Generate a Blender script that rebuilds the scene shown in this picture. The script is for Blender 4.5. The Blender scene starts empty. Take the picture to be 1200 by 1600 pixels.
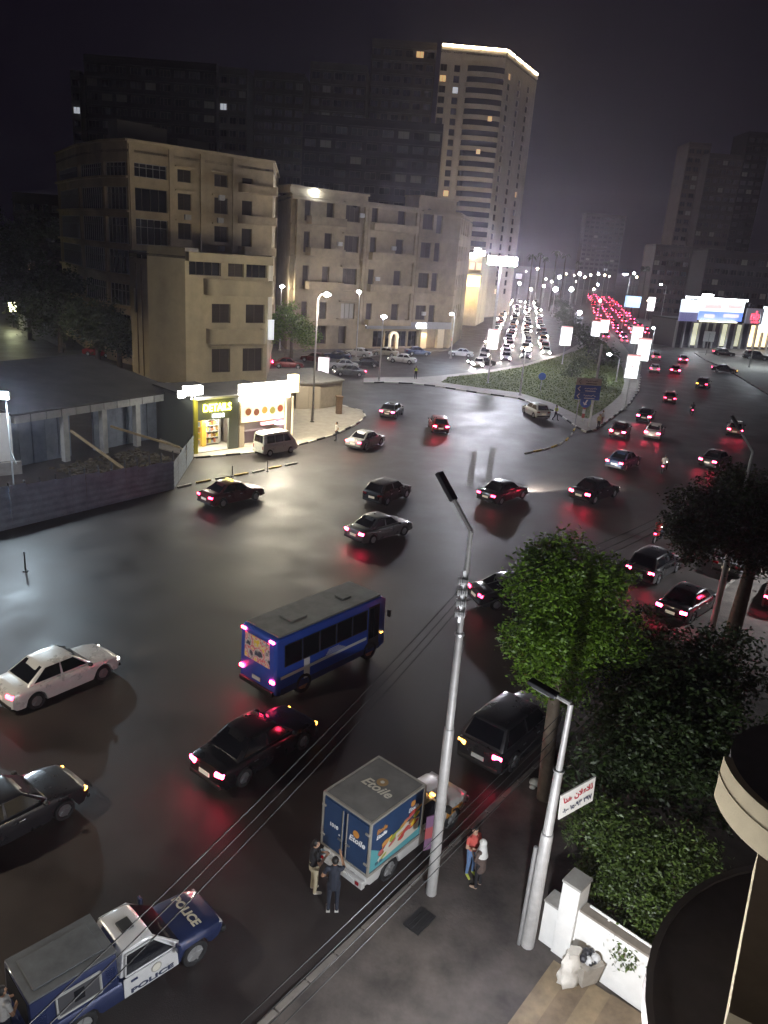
import bpy, bmesh, math, random
import numpy as np
from mathutils import Vector, Matrix
random.seed(7); np.random.seed(7)
R_ = math.radians
S = bpy.context.scene
COL = S.collection

# ------------------------------------------------------------------ camera
F_PX, CAM_H = 1200.0, 16.5
def _cam_axes():
    d = np.array([330.-600., 4350.-800., F_PX]); d /= np.linalg.norm(d)      # straight down, in camera axes
    f = np.array([0, 0, 1.]) - d*d[2]; f /= np.linalg.norm(f)
    return np.array([np.cross(d, f), f, -d])                               # rows: world X, Y, Z
AX = _cam_axes()
cam_d = bpy.data.cameras.new('camera'); cam = bpy.data.objects.new('camera', cam_d); COL.objects.link(cam)
_r, _u, _b = AX @ np.array([1, 0, 0.]), AX @ np.array([0, -1, 0.]), AX @ np.array([0, 0, -1.])
cam.matrix_world = Matrix(((_r[0], _u[0], _b[0], 0), (_r[1], _u[1], _b[1], 0), (_r[2], _u[2], _b[2], CAM_H), (0, 0, 0, 1)))
cam_d.sensor_fit = 'VERTICAL'; cam_d.sensor_height = 36; cam_d.lens = F_PX/1600*36
cam_d.clip_start = 0.1; cam_d.clip_end = 6000
S.camera = cam
def ray(x, y): return AX @ np.array([x-600., y-800., F_PX])
def G(x, y, z=0.0):
    v = ray(x, y); t = (z-CAM_H)/v[2]; return Vector((v[0]*t, v[1]*t, z))
def AT(x, y, Y):
    v = ray(x, y); t = Y/v[1]; return Vector((v[0]*t, Y, CAM_H+v[2]*t))
def HT(b, t):                                      # height of a vertical standing at ground pixel b that ends at pixel t
    g = G(*b); v = ray(*t); k = (g.x*v[0]+g.y*v[1])/(v[0]**2+v[1]**2); return CAM_H+v[2]*k

# ------------------------------------------------------------------ world, render settings
w = bpy.data.worlds.new('World'); S.world = w; w.use_nodes = True
nt = w.node_tree; bg = nt.nodes['Background']
sky = nt.nodes.new('ShaderNodeTexSky'); sky.sky_type = 'NISHITA'; sky.sun_disc = False
sky.sun_elevation = R_(-4); sky.sun_rotation = R_(200); sky.altitude = 0; sky.dust_density = 3
mixs = nt.nodes.new('ShaderNodeMix'); mixs.data_type = 'RGBA'; mixs.blend_type = 'ADD'; mixs.inputs[0].default_value = 1.0
nt.links.new(sky.outputs[0], mixs.inputs[6]); mixs.inputs[7].default_value = (0.075, 0.052, 0.125, 1)   # city glow on the night sky
nt.links.new(mixs.outputs[2], bg.inputs['Color']); bg.inputs['Strength'].default_value = 0.05
S.view_settings.view_transform = 'Standard'; S.view_settings.look = 'None'
S.view_settings.exposure = -0.25; S.view_settings.gamma = 1; S.view_settings.use_curve_mapping = False
S.render.engine = 'CYCLES'
cy = S.cycles
cy.use_denoising = True; cy.max_bounces = 5; cy.diffuse_bounces = 2; cy.glossy_bounces = 3; cy.transmission_bounces = 3
cy.volume_bounces = 0; cy.transparent_max_bounces = 6; cy.sample_clamp_indirect = 4; cy.sample_clamp_direct = 0
cy.caustics_reflective = False; cy.caustics_refractive = False; cy.use_light_tree = True
cy.use_adaptive_sampling = True; cy.adaptive_threshold = 0.02

# ------------------------------------------------------------------ materials
MATS = {}
def mat(name, col, rough=0.7, metal=0.0, var=0.0, scale=3.0, bump=0.0, bscale=None, emit=None, es=0.0, spec=0.5, rvar=0.0, island=0.0, coat=0.0, grime=0.0):
    if name in MATS: return MATS[name]
    m = bpy.data.materials.new(name); m.use_nodes = True; MATS[name] = m
    n = m.node_tree.nodes; l = m.node_tree.links; b = n['Principled BSDF']
    b.inputs['Base Color'].default_value = (*col, 1); b.inputs['Roughness'].default_value = rough
    b.inputs['Metallic'].default_value = metal; b.inputs['Specular IOR Level'].default_value = spec
    if coat: b.inputs['Coat Weight'].default_value = coat; b.inputs['Coat Roughness'].default_value = 0.08
    if emit: b.inputs['Emission Color'].default_value = (*emit, 1); b.inputs['Emission Strength'].default_value = es
    if var or bump or rvar or grime:
        geo = n.new('ShaderNodeNewGeometry')
        no = n.new('ShaderNodeTexNoise'); no.inputs['Scale'].default_value = scale; no.inputs['Detail'].default_value = 6; no.inputs['Roughness'].default_value = 0.62
        l.new(geo.outputs['Position'], no.inputs['Vector'])
        if var:
            cr = n.new('ShaderNodeValToRGB'); e = cr.color_ramp.elements
            e[0].position = 0.3; e[1].position = 0.7
            e[0].color = (*[max(0, c*(1-var)) for c in col], 1); e[1].color = (*[min(1, c*(1+var)) for c in col], 1)
            l.new(no.outputs['Fac'], cr.inputs['Fac']); last = cr.outputs['Color']
            if grime:
                n2 = n.new('ShaderNodeTexNoise'); n2.inputs['Scale'].default_value = scale*0.22; n2.inputs['Detail'].default_value = 8
                mp = n.new('ShaderNodeMapping'); mp.inputs['Scale'].default_value = (1, 1, 0.25)
                l.new(geo.outputs['Position'], mp.inputs['Vector']); l.new(mp.outputs[0], n2.inputs['Vector'])
                r2 = n.new('ShaderNodeValToRGB'); r2.color_ramp.elements[0].position = 0.35; r2.color_ramp.elements[1].position = 0.62
                r2.color_ramp.elements[0].color = (1-grime, 1-grime, 1-grime*0.9, 1); r2.color_ramp.elements[1].color = (1, 1, 1, 1)
                mu = n.new('ShaderNodeMix'); mu.data_type = 'RGBA'; mu.blend_type = 'MULTIPLY'; mu.inputs[0].default_value = 1
                l.new(n2.outputs['Fac'], r2.inputs['Fac']); l.new(last, mu.inputs[6]); l.new(r2.outputs['Color'], mu.inputs[7]); last = mu.outputs[2]
            l.new(last, b.inputs['Base Color'])
        if rvar:
            mr = n.new('ShaderNodeMapRange'); mr.inputs['From Min'].default_value = 0.3; mr.inputs['From Max'].default_value = 0.7
            mr.inputs['To Min'].default_value = rough-rvar; mr.inputs['To Max'].default_value = rough+rvar
            l.new(no.outputs['Fac'], mr.inputs['Value']); l.new(mr.outputs[0], b.inputs['Roughness'])
        if bump:
            nb = n.new('ShaderNodeTexNoise'); nb.inputs['Scale'].default_value = bscale or scale*8; nb.inputs['Detail'].default_value = 4
            l.new(geo.outputs['Position'], nb.inputs['Vector'])
            bp = n.new('ShaderNodeBump'); bp.inputs['Strength'].default_value = bump; bp.inputs['Distance'].default_value = 0.02
            l.new(nb.outputs['Fac'], bp.inputs['Height']); l.new(bp.outputs[0], b.inputs['Normal'])
    if island:
        geo = n.new('ShaderNodeNewGeometry'); cr = n.new('ShaderNodeValToRGB'); e = cr.color_ramp.elements
        e[0].color = (*[c*(1-island) for c in col], 1); e[1].color = (col[0]*(1+island*1.2), col[1]*(1+island), col[2]*(1+island*.6), 1)
        l.new(geo.outputs['Random Per Island'], cr.inputs['Fac']); l.new(cr.outputs['Color'], b.inputs['Base Color'])
    return m
def glow(name, col, s): return mat(name, (0.6, 0.6, 0.6), 0.4, emit=col, es=s)

# ------------------------------------------------------------------ mesh builder
class MB:
    def __init__(s): s.v = []; s.f = []; s.m = []
    def add(s, vs, fs, m=0):
        k = len(s.v); s.v += [tuple(v) for v in vs]
        for f in fs: s.f.append(tuple(i+k for i in f)); s.m.append(m)
        return s
    def box(s, c, size, rz=0.0, m=0, M=None):
        hx, hy, hz = size[0]/2, size[1]/2, size[2]/2
        vs = [Vector((x, y, z)) for x in (-hx, hx) for y in (-hy, hy) for z in (-hz, hz)]
        if M is None: M = Matrix.Rotation(rz, 4, 'Z')
        vs = [M @ v + Vector(c) for v in vs]
        return s.add(vs, [(0, 1, 3, 2), (4, 6, 7, 5), (0, 4, 5, 1), (2, 3, 7, 6), (0, 2, 6, 4), (1, 5, 7, 3)], m)
    def span(s, a, b, m=0):
        return s.box([(a[i]+b[i])/2 for i in range(3)], [abs(b[i]-a[i]) for i in range(3)], 0, m)
    def tube(s, pts, rs, n=8, m=0, caps=True):
        pts = [Vector(p) for p in pts]; rs = rs if isinstance(rs, (list, tuple)) else [rs]*len(pts)
        k = len(s.v); prev = None
        for i, p in enumerate(pts):
            t = (pts[min(i+1, len(pts)-1)]-pts[max(i-1, 0)]).normalized()
            if prev is None: a = t.orthogonal().normalized()
            else: a = (prev - t*prev.dot(t)).normalized()
            prev = a; b = t.cross(a)
            for j in range(n):
                q = 2*math.pi*j/n; s.v.append(tuple(p+(a*math.cos(q)+b*math.sin(q))*rs[i]))
        for i in range(len(pts)-1):
            for j in range(n):
                s.f.append((k+i*n+j, k+i*n+(j+1) % n, k+(i+1)*n+(j+1) % n, k+(i+1)*n+j)); s.m.append(m)
        if caps:
            s.f.append(tuple(k+j for j in reversed(range(n)))); s.m.append(m)
            e = k+(len(pts)-1)*n; s.f.append(tuple(e+j for j in range(n))); s.m.append(m)
        return s
    def prism(s, poly, z0, z1, m=0, mtop=None):
        n = len(poly); k = len(s.v)
        area = sum(poly[i][0]*poly[(i+1) % n][1]-poly[(i+1) % n][0]*poly[i][1] for i in range(n))
        if area < 0: poly = list(reversed(poly))
        s.v += [(p[0], p[1], z0) for p in poly]+[(p[0], p[1], z1) for p in poly]
        for i in range(n):
            j = (i+1) % n; s.f.append((k+i, k+j, k+n+j, k+n+i)); s.m.append(m)
        s.f.append(tuple(k+n+i for i in range(n))); s.m.append(m if mtop is None else mtop)
        s.f.append(tuple(k+i for i in reversed(range(n)))); s.m.append(m)
        return s
    def sphere(s, c, r, nu=10, nv=6, m=0):
        r = r if isinstance(r, (tuple, list)) else (r, r, r); k = len(s.v)
        s.v.append((c[0], c[1], c[2]-r[2]))
        for i in range(1, nv):
            a = -math.pi/2+math.pi*i/nv
            for j in range(nu):
                q = 2*math.pi*j/nu; s.v.append((c[0]+r[0]*math.cos(a)*math.cos(q), c[1]+r[1]*math.cos(a)*math.sin(q), c[2]+r[2]*math.sin(a)))
        s.v.append((c[0], c[1], c[2]+r[2])); t = len(s.v)-1
        for j in range(nu):
            s.f.append((k, k+1+(j+1) % nu, k+1+j)); s.m.append(m)
            for i in range(nv-2):
                a = k+1+i*nu; s.f.append((a+j, a+(j+1) % nu, a+nu+(j+1) % nu, a+nu+j)); s.m.append(m)
            a = k+1+(nv-2)*nu; s.f.append((a+j, a+(j+1) % nu, t)); s.m.append(m)
        return s
    def mesh(s, name, mats, smooth=False, bevel=0.0, seg=2):
        me = bpy.data.meshes.new(name); me.from_pydata(s.v, [], s.f)
        mats = mats if isinstance(mats, (list, tuple)) else [mats]
        for m in mats: me.materials.append(m)
        me.polygons.foreach_set('material_index', s.m)
        if bevel or smooth:
            bm = bmesh.new(); bm.from_mesh(me)
            bmesh.ops.remove_doubles(bm, verts=bm.verts, dist=1e-5)
            if bevel:
                ed = [e for e in bm.edges if len(e.link_faces) == 2 and e.calc_face_angle(0) > 0.35]
                bmesh.ops.bevel(bm, geom=ed, offset=bevel, segments=seg, profile=0.5, affect='EDGES', clamp_overlap=True)
            bm.to_mesh(me); bm.free()
        if smooth:
            me.polygons.foreach_set('use_smooth', [True]*len(me.polygons))
            try: me.set_sharp_from_angle(angle=R_(smooth if smooth is not True else 40))
            except Exception: pass
        me.update(); return me
    def build(s, name, mats, parent=None, smooth=False, bevel=0.0, seg=2):
        return put(name, s.mesh(name, mats, smooth, bevel, seg), parent)
def put(name, me, parent=None, loc=None, rz=None, M=None):
    o = bpy.data.objects.new(name, me); COL.objects.link(o)
    if parent is not None: o.parent = parent
    if M is not None: o.matrix_local = M
    if loc is not None: o.location = loc
    if rz is not None: o.rotation_euler = (0, 0, rz)
    return o
def tag(o, label, cat, group=None):
    o['label'] = label; o['category'] = cat
    if group: o['group'] = group
    return o
def thing(name, label, cat, loc=(0, 0, 0), rz=0.0, group=None):
    return tag(put(name, None, None, loc, rz), label, cat, group)
def struct(o, kind='structure'): o['kind'] = kind; return o
_FONT = {}
def text(name, s, size, m, M, parent, depth=0.004, bold=0.0, fit=None, shear=0.0):
    cu = bpy.data.curves.new('lettering', 'FONT'); cu.body = s; cu.size = size; cu.align_x = 'CENTER'; cu.align_y = 'CENTER'
    cu.extrude = depth; cu.offset = bold; cu.resolution_u = 3; cu.shear = shear
    o = bpy.data.objects.new('lettering', cu); COL.objects.link(o)
    dg = bpy.context.evaluated_depsgraph_get(); me = bpy.data.meshes.new_from_object(o.evaluated_get(dg))
    bpy.data.objects.remove(o); bpy.data.curves.remove(cu)
    me.materials.clear(); me.materials.append(m)
    if fit:
        xs = [v.co.x for v in me.vertices]; ys = [v.co.y for v in me.vertices]
        if xs: me.transform(Matrix.Diagonal((fit[0]/(max(xs)-min(xs)), fit[1]/(max(ys)-min(ys)), 1, 1)) @ Matrix.Translation((-(max(xs)+min(xs))/2, -(max(ys)+min(ys))/2, 0)))
    return put(name, me, parent, M=M)
def frame(o, u, v):                                  # matrix with local x = u, y = v, z = u x v at o
    u = Vector(u).normalized(); v = Vector(v); v = (v-u*v.dot(u)).normalized(); n = u.cross(v)
    return Matrix(((u.x, v.x, n.x, o[0]), (u.y, v.y, n.y, o[1]), (u.z, v.z, n.z, o[2]), (0, 0, 0, 1)))
Z = Vector((0, 0, 1))
def spot(parent, loc, power, col, ang=160, blend=0.6, r=0.12, aim=(0, 0, -1)):
    d = bpy.data.lights.new('light', 'SPOT'); d.energy = power; d.color = col; d.spot_size = R_(ang); d.spot_blend = blend; d.shadow_soft_size = r
    o = bpy.data.objects.new('light', d); COL.objects.link(o); o.parent = parent; o.location = loc
    o.rotation_euler = Vector(aim).to_track_quat('-Z', 'Y').to_euler(); return o
def point(parent, loc, power, col, r=0.12):
    d = bpy.data.lights.new('light', 'POINT'); d.energy = power; d.color = col; d.shadow_soft_size = r
    o = bpy.data.objects.new('light', d); COL.objects.link(o); o.parent = parent; o.location = loc; return o

ASPH = mat('asphalt', (0.033, 0.0275, 0.0255), 0.53, var=0.4, scale=0.35, bump=0.3, bscale=30, rvar=0.1, spec=0.36)
PAVE = mat('paving', (0.085, 0.072, 0.062), 0.9, var=0.55, scale=0.9, bump=0.6, bscale=9, grime=0.45)
CONC = mat('concrete', (0.3, 0.29, 0.27), 0.85, var=0.2, scale=2, bump=0.2)
KB = mat('kerb_black', (0.02, 0.02, 0.02), 0.7, var=0.3, scale=4); KW = mat('kerb_white', (0.62, 0.61, 0.57), 0.7, var=0.15, scale=4)
YEL = mat('yellow_paint', (0.6, 0.42, 0.06), 0.6, var=0.2, scale=5)
GRASS = mat('grass_blades', (0.10, 0.14, 0.03), 0.85, island=0.35)
SOIL = mat('turf', (0.085, 0.11, 0.028), 0.95, var=0.4, scale=1.5, bump=0.6, bscale=10)
BLK = mat('black_rubber', (0.015, 0.015, 0.016), 0.75); CHROME = mat('alloy', (0.55, 0.56, 0.58), 0.28, 0.9)
GLASS = mat('dark_glass', (0.008, 0.009, 0.012), 0.07, spec=0.6)
STEEL = mat('galvanised_steel', (0.42, 0.42, 0.42), 0.42, 0.55, var=0.15, scale=3)
POLEP = mat('pole_paint', (0.42, 0.41, 0.40), 0.5, 0.2, var=0.2, scale=2.5)
DARKM = mat('dark_metal', (0.05, 0.05, 0.055), 0.5, 0.4)
WHITE = mat('white_paint', (0.75, 0.75, 0.73), 0.5, var=0.06, scale=2)
COOL, WARM, NEUT = (0.78, 0.88, 1.0), (1.0, 0.72, 0.38), (1.0, 0.92, 0.8)
LAMPW = glow('lamp_lens_cool', COOL, 120); LAMPY = glow('lamp_lens_warm', (1, 0.7, 0.35), 60)
# ------------------------------------------------------------------ the ground, road, pavements
def poly_sheet(name, pts, z, m, parent=None):
    me = bpy.data.meshes.new(name); pts = [(p[0], p[1], z) for p in pts]
    n = len(pts); ar = sum(pts[i][0]*pts[(i+1) % n][1]-pts[(i+1) % n][0]*pts[i][1] for i in range(n))
    if ar < 0: pts.reverse()
    me.from_pydata(pts, [], [tuple(range(n))]); me.materials.append(m); return put(name, me, parent)
DIRT = mat('dusty_ground', (0.07, 0.065, 0.055), 0.95, var=0.3, scale=0.1)
struct(poly_sheet('ground', [(-2500, -200), (2500, -200), (2500, 4500), (-2500, 4500)], -0.02, DIRT))
UST = Vector((0.612, 0.791, 0)); NST = Vector((0.791, -0.612, 0))        # street axis and its right-hand normal
road = struct(poly_sheet('road', [(-60, -40), (30, -30), (75, 60), (130, 150), (210, 260), (420, 900), (60, 900), (-60, 160), (-70, 90), (-60, 60)], 0.0, ASPH))
def px(l): return [G(x, y) for x, y in l]
def kerbed(name, pts, h, top, edge, kmats, stone=1.0, closed=True, wid=0.18):
    """a raised pavement: the slab, with its edge stones as separate pieces along pts[edge[0]..edge[1]]"""
    mb = MB(); mb.prism([(p.x, p.y) for p in pts], -0.01, h-0.012, 0)
    o = struct(mb.build(name, [top])); cache = {}; k = 0
    for i in range(edge[0], edge[1]):
        a, b = pts[i], pts[(i+1) % len(pts)]; L = (b-a).length; n = max(1, round(L/stone)); d = (b-a)/n; ang = math.atan2(d.y, d.x)
        for j in range(n):
            c = a+d*(j+0.5); key = (round(d.length, 2), k % len(kmats))
            if key not in cache: cache[key] = MB().box((0, 0, h/2), (d.length-0.03, wid, h+0.004)).mesh('kerb_stone', [kmats[k % len(kmats)]], bevel=0.02, seg=1)
            q = put('kerb_stone', cache[key], o, (c.x, c.y, 0.0), ang); k += 1
    return o
KG = mat('kerb_grey', (0.15, 0.135, 0.12), 0.8, var=0.25, scale=3)
# near pavement along the kerb line
K0 = G(640, 1388); kl = [K0+UST*t for t in (-22, -9, 0, 9, 18, 30, 42)]
near = kl + [kl[-1]+NST*40, kl[0]+NST*40]
kerbed('pavement_near', near, 0.14, PAVE, (0, 6), [KG], 1.0)
# strip of paving joints: large slabs let into the pavement
# shop pavement
sp = px([(305, 716), (398, 708), (467, 696), (520, 681), (556, 664), (571, 652), (567, 643), (533, 634)]) + [G(533, 634)+Vector((-6, 26, 0)), G(305, 716)+Vector((-14, 40, 0)), G(305, 716)+Vector((-3.5, 2, 0))]
SPAVE = mat('shop_paving', (0.34, 0.31, 0.26), 0.8, var=0.15, scale=1.5, bump=0.15)
kerbed('pavement_shops', sp, 0.13, SPAVE, (0, 7), [KB, KW], 1.3)
# traffic island
isl = px([(568, 599), (600, 598), (645, 600), (680, 604), (745, 614), (810, 623), (866, 643), (901, 668), (916, 676), (931, 671), (962, 649), (983, 632), (998, 610), (1001, 590), (990, 562), (968, 532), (938, 508), (930, 523), (880, 552), (820, 570), (760, 580), (690, 588), (650, 591), (600, 591), (568, 592)])
IPAVE = mat('island_paving', (0.30, 0.28, 0.25), 0.8, var=0.15, scale=1.2, bump=0.15)
kerbed('island', isl, 0.15, IPAVE, (0, 14), [KW, KB], 1.6)
gr = px([(690, 599), (745, 607), (810, 615), (862, 631), (908, 653), (918, 656), (940, 643), (957, 630), (970, 617), (975, 600), (974, 580), (962, 556), (945, 535), (935, 530), (905, 547), (880, 556), (820, 574), (760, 584), (700, 591)])
struct(poly_sheet('lawn', gr, 0.155, SOIL))
def in_poly(x, y, P):
    c = False; j = len(P)-1
    for i in range(len(P)):
        if (P[i].y > y) != (P[j].y > y) and x < (P[j].x-P[i].x)*(y-P[i].y)/(P[j].y-P[i].y)+P[i].x: c = not c
        j = i
    return c
mb = MB(); x0, x1 = min(p.x for p in gr), max(p.x for p in gr); y0, y1 = min(p.y for p in gr), max(p.y for p in gr); n = 0
while n < 16000:
    x, y = random.uniform(x0, x1), random.uniform(y0, y1)
    if not in_poly(x, y, gr): continue
    n += 1; h = random.uniform(.05, .16); a = random.uniform(0, 6.28); w_ = random.uniform(.05, .13); dx, dy = math.cos(a)*w_, math.sin(a)*w_
    mb.add([(x-dx, y-dy, .15), (x+dx, y+dy, .15), (x+dy*.7, y-dx*.7, .15+h)], [(0, 1, 2)])
o = struct(mb.build('grass', [GRASS]), 'stuff'); tag(o, 'rough green grass covering the traffic island', 'grass')
# far right pavement
fr = px([(1085, 552), (1102, 563), (1125, 573), (1148, 585), (1175, 602), (1215, 626)]) + [G(1215, 626)+Vector((60, 0, 0)), G(1085, 552)+Vector((90, 10, 0))]
kerbed('pavement_right', fr, 0.15, IPAVE, (0, 5), [KB, KG], 1.5)
# bank-side pavement
bk = px([(440, 566), (520, 560), (600, 556), (700, 548)]); bk += [G(700, 548)+Vector((-2, 40, 0)), G(440, 566)+Vector((-4, 40, 0))]
kerbed('pavement_bank', bk, 0.14, PAVE, (0, 3), [KG], 2.5)
# low lane dividers bolted to the road
def dividers(pts, group, txt):
    me = {}
    for i, (x, y) in enumerate(pts):
        p = G(x, y); q = G(*pts[min(i+1, len(pts)-1)]) if i < len(pts)-1 else p+(p-G(*pts[i-1]))
        L = 1.25; ang = math.atan2(q.y-p.y, q.x-p.x); m = YEL if i % 2 else KW
        if m not in me: me[m] = MB().box((0, 0, .06), (L, .18, .12)).mesh('lane_divider', [m], bevel=.04, seg=2)
        tag(put('lane_divider', me[m], None, (p.x, p.y, 0), ang), txt, 'lane divider', group)
dividers([(288, 760), (318, 753), (348, 747), (377, 742), (404, 737), (430, 731), (455, 726)], 'low dividers in front of the shops', 'low kerb-like lane divider block bolted to the road before the shops')
dividers([(826, 708), (840, 705), (853, 702), (866, 698), (877, 693), (886, 687), (893, 679), (897, 672)], 'yellow dividers off the island tip', 'low yellow lane divider block curving off the traffic island tip')
for (b, t, lb) in (((363, 745), (363, 728), 'thin dark marker post beside the taxi in front of the shops'), ((418, 737), (418, 719), 'thin dark marker post nearest the white minivan'), ((40, 893), (38, 862), 'thin dark post leaning by the dark end of the hoarding')):
    p = G(*b); tag(put('marker_post', MB().tube([(0, 0, 0), (0, 0, HT(b, t))], .04, 6).box((0, 0, .03), (.2, .2, .06)).mesh('marker_post', [DARKM]), None, p), lb, 'post')
# manhole and tyre-worn crossing paint
WORN = mat('worn_white_paint', (0.11, 0.105, 0.1), 0.7, var=0.4, scale=2.5)
for i, (a, b) in enumerate((((771, 700), (762, 752)), ((742, 705), (733, 760)))):
    p, q = G(*a), G(*b); d = (q-p).normalized(); nrm = Vector((d.y, -d.x, 0))*0.25
    o = poly_sheet('road_marking', [p-nrm, p+nrm, q+nrm, q-nrm], 0.004, WORN); struct(o)
LID = mat('cast_iron', (0.03, 0.03, 0.03), 0.6, 0.5)
p = G(655, 1445); tag(put('drain_cover', MB().box((0, 0, .145), (.8, .5, .03)).box((0, .12, .165), (.7, .03, .02)).box((0, 0, .165), (.7, .03, .02)).box((0, -.12, .165), (.7, .03, .02)).mesh('drain_cover', [LID], bevel=.006), None, (p.x, p.y, 0), .91), 'rusty slotted drain cover sunk in the near pavement', 'drain cover')
# ------------------------------------------------------------------ vehicles (local axes: x forward, y left, z up, origin on the ground at mid-length)
def paint(name, c, rough=0.3): return mat('paint_'+name, c, rough, 0.25, var=0.08, scale=1.5, coat=0.6, rvar=0.06)
TAIL = {'off': mat('tail_lens', (0.25, 0.01, 0.015), 0.2), 'on': glow('tail_lit', (1, 0.03, 0.09), 26), 'brake': glow('brake_lit', (1, 0.028, 0.085), 120)}
HEAD = {'off': mat('head_lens', (0.55, 0.55, 0.55), 0.15), 'on': glow('head_lit', (1, 0.93, 0.8), 16), 'jam': glow('head_dazzle', (1, 0.93, 0.82), 6500), 'amber': glow('amber_lit', (1, 0.45, 0.06), 12)}
PLATE = mat('number_plate', (0.7, 0.7, 0.68), 0.5); PLATEL = glow('plate_lit', (1, 0.85, 0.6), 0.35)
TRIM = mat('black_trim', (0.02, 0.02, 0.02), 0.5)
def lerp_prof(P, x):
    for i in range(len(P)-1):
        if P[i][0] <= x <= P[i+1][0]:
            t = (x-P[i][0])/(P[i+1][0]-P[i][0]) if P[i+1][0] > P[i][0] else 0
            return [P[i][k]+(P[i+1][k]-P[i][k])*t for k in (1, 2)]
    return list(P[0][1:3]) if x < P[0][0] else list(P[-1][1:3])
def body_mesh(L, prof, wheels, rw, zb, zs, m, n=44):
    """lofted lower body: prof = (x, top z, half width); the sill line is cut away over the wheels"""
    xs = sorted(set([round(-L/2+L*i/n, 3) for i in range(n+1)]+[p[0] for p in prof]+[round(wx+s*rw*1.14, 3) for wx in wheels for s in (-1, 1)]))
    mb = MB(); rows = []; ra = rw*1.15
    for x in xs:
        zt, hw = lerp_prof(prof, x); b = zb + (0.10 if abs(x) > L/2-0.12 else 0)
        for wx in wheels:
            d = abs(x-wx)
            if d < ra: b = max(b, rw+math.sqrt(max(0, ra*ra-d*d))*0.98)
        s_ = min(zs, zt-0.05); b = min(b, s_-0.06); md = b+(s_-b)*0.55
        half = [(0, b), (hw*.93, b), (hw*.985, b+.03), (hw, md), (hw*.985, s_), (hw*.93, s_+(zt-s_)*.6), (hw*.80, zt-.012), (hw*.4, zt+.012), (0, zt+.018)]
        rows.append([(x, y, z) for y, z in half]+[(x, -y, z) for y, z in reversed(half[1:-1])])
    k = len(rows[0])
    for r in rows: mb.v += r
    for i in range(len(rows)-1):
        for j in range(k):
            a, b_ = i*k+j, i*k+(j+1) % k; mb.f.append((a, b_, b_+k, a+k)); mb.m.append(0)
    mb.f.append(tuple(range(k-1, -1, -1))); mb.m.append(0)
    e = (len(rows)-1)*k; mb.f.append(tuple(range(e, e+k))); mb.m.append(0)
    return mb.mesh('body', [m], smooth=38)
def cab_pts(x0, x1, x2, x3, zb, zt, wb, wt):
    return {'b': [(x0, wb*.94), (x3, wb*.94)], 't': [(x1, wt), (x2, wt)], 'zb': zb, 'zt': zt}
def cabin_mesh(c, m, bev=.07):
    (x0, w0), (x3, w3) = c['b']; (x1, w1), (x2, w2) = c['t']; zb, zt = c['zb'], c['zt']; xm = (x1+x2)/2
    mb = MB(); v = []
    for x, w_, z in ((x0, w0, zb), (x1, w1, zt), (xm, w1*1.01, zt+.035), (x2, w2, zt), (x3, w3, zb)):
        v += [(x, w_, z), (x, w_*.45, z+(.02 if z > zb else 0)), (x, -w_*.45, z+(.02 if z > zb else 0)), (x, -w_, z)]
    mb.v = v
    for i in range(4):
        for j in range(3): mb.f.append((i*4+j, i*4+j+1, i*4+5+j, i*4+4+j)); mb.m.append(0)
    mb.f += [(0, 4, 8, 12, 16), (3, 19, 15, 11, 7), (0, 16, 17, 18, 19, 3, 2, 1)]; mb.m += [0, 0, 0]
    me = mb.mesh('cabin', [m], smooth=35, bevel=bev, seg=2)
    bm = bmesh.new(); bm.from_mesh(me); bmesh.ops.recalc_face_normals(bm, faces=bm.faces); bm.to_mesh(me); bm.free(); return me
def panel(corners, t=.008, m=None, name='pane', inset=0.0, out=.006):
    """thin slab on the quad (bl, br, tr, tl seen from outside), set proud of it"""
    P = [Vector(p) for p in corners]; n = (P[1]-P[0]).cross(P[3]-P[0]).normalized(); c = sum(P, Vector())/4
    P = [p+(c-p).normalized()*inset for p in P]
    mb = MB(); a = [p+n*(out-t) for p in P]; b = [p+n*out for p in P]
    mb.add(a+b, [(3, 2, 1, 0), (4, 5, 6, 7), (0, 1, 5, 4), (1, 2, 6, 5), (2, 3, 7, 6), (3, 0, 4, 7)])
    return mb.mesh(name, [m])
def quad_at(q, u0, v0, u1, v1):
    bl, br, tr, tl = [Vector(p) for p in q]
    f = lambda u, v: (bl*(1-u)+br*u)*(1-v)+(tl*(1-u)+tr*u)*v
    return [f(u0, v0), f(u1, v0), f(u1, v1), f(u0, v1)]
WHEEL = {}
def wheel_mesh(r, w_=.2, rim=CHROME):
    k = (r, w_, rim.name)
    if k not in WHEEL:
        t = MB(); n = 20; prof = [(-w_/2+.03, r*.62), (-w_/2, r*.72), (-w_/2, r*.93), (-w_/2+.03, r), (w_/2-.03, r), (w_/2, r*.93), (w_/2, r*.72), (w_/2-.03, r*.62)]
        for y, rr in prof: t.v += [(rr*math.cos(2*math.pi*j/n), y, rr*math.sin(2*math.pi*j/n)) for j in range(n)]
        for i in range(len(prof)):
            for j in range(n):
                i2 = (i+1) % len(prof); t.f.append((i*n+j, i2*n+j, i2*n+(j+1) % n, i*n+(j+1) % n)); t.m.append(0)
        ri = MB(); ri.tube([(0, -w_*.3, 0), (0, w_*.34, 0)], r*.63, 20)
        for s in (-1, 1):
            ri.tube([(0, s*w_*.34, 0), (0, s*w_*.44, 0)], r*.16, 10)
            for q in range(5):
                a = 2*math.pi*q/5; ri.box((math.cos(a)*r*.36, s*w_*.37, math.sin(a)*r*.36), (r*.5, w_*.12, r*.13), M=Matrix.Rotation(-a, 4, 'Y'))
        WHEEL[k] = (t.mesh('tyre', [BLK], smooth=40), ri.mesh('rim', [rim], smooth=30))
    return WHEEL[k]
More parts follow.
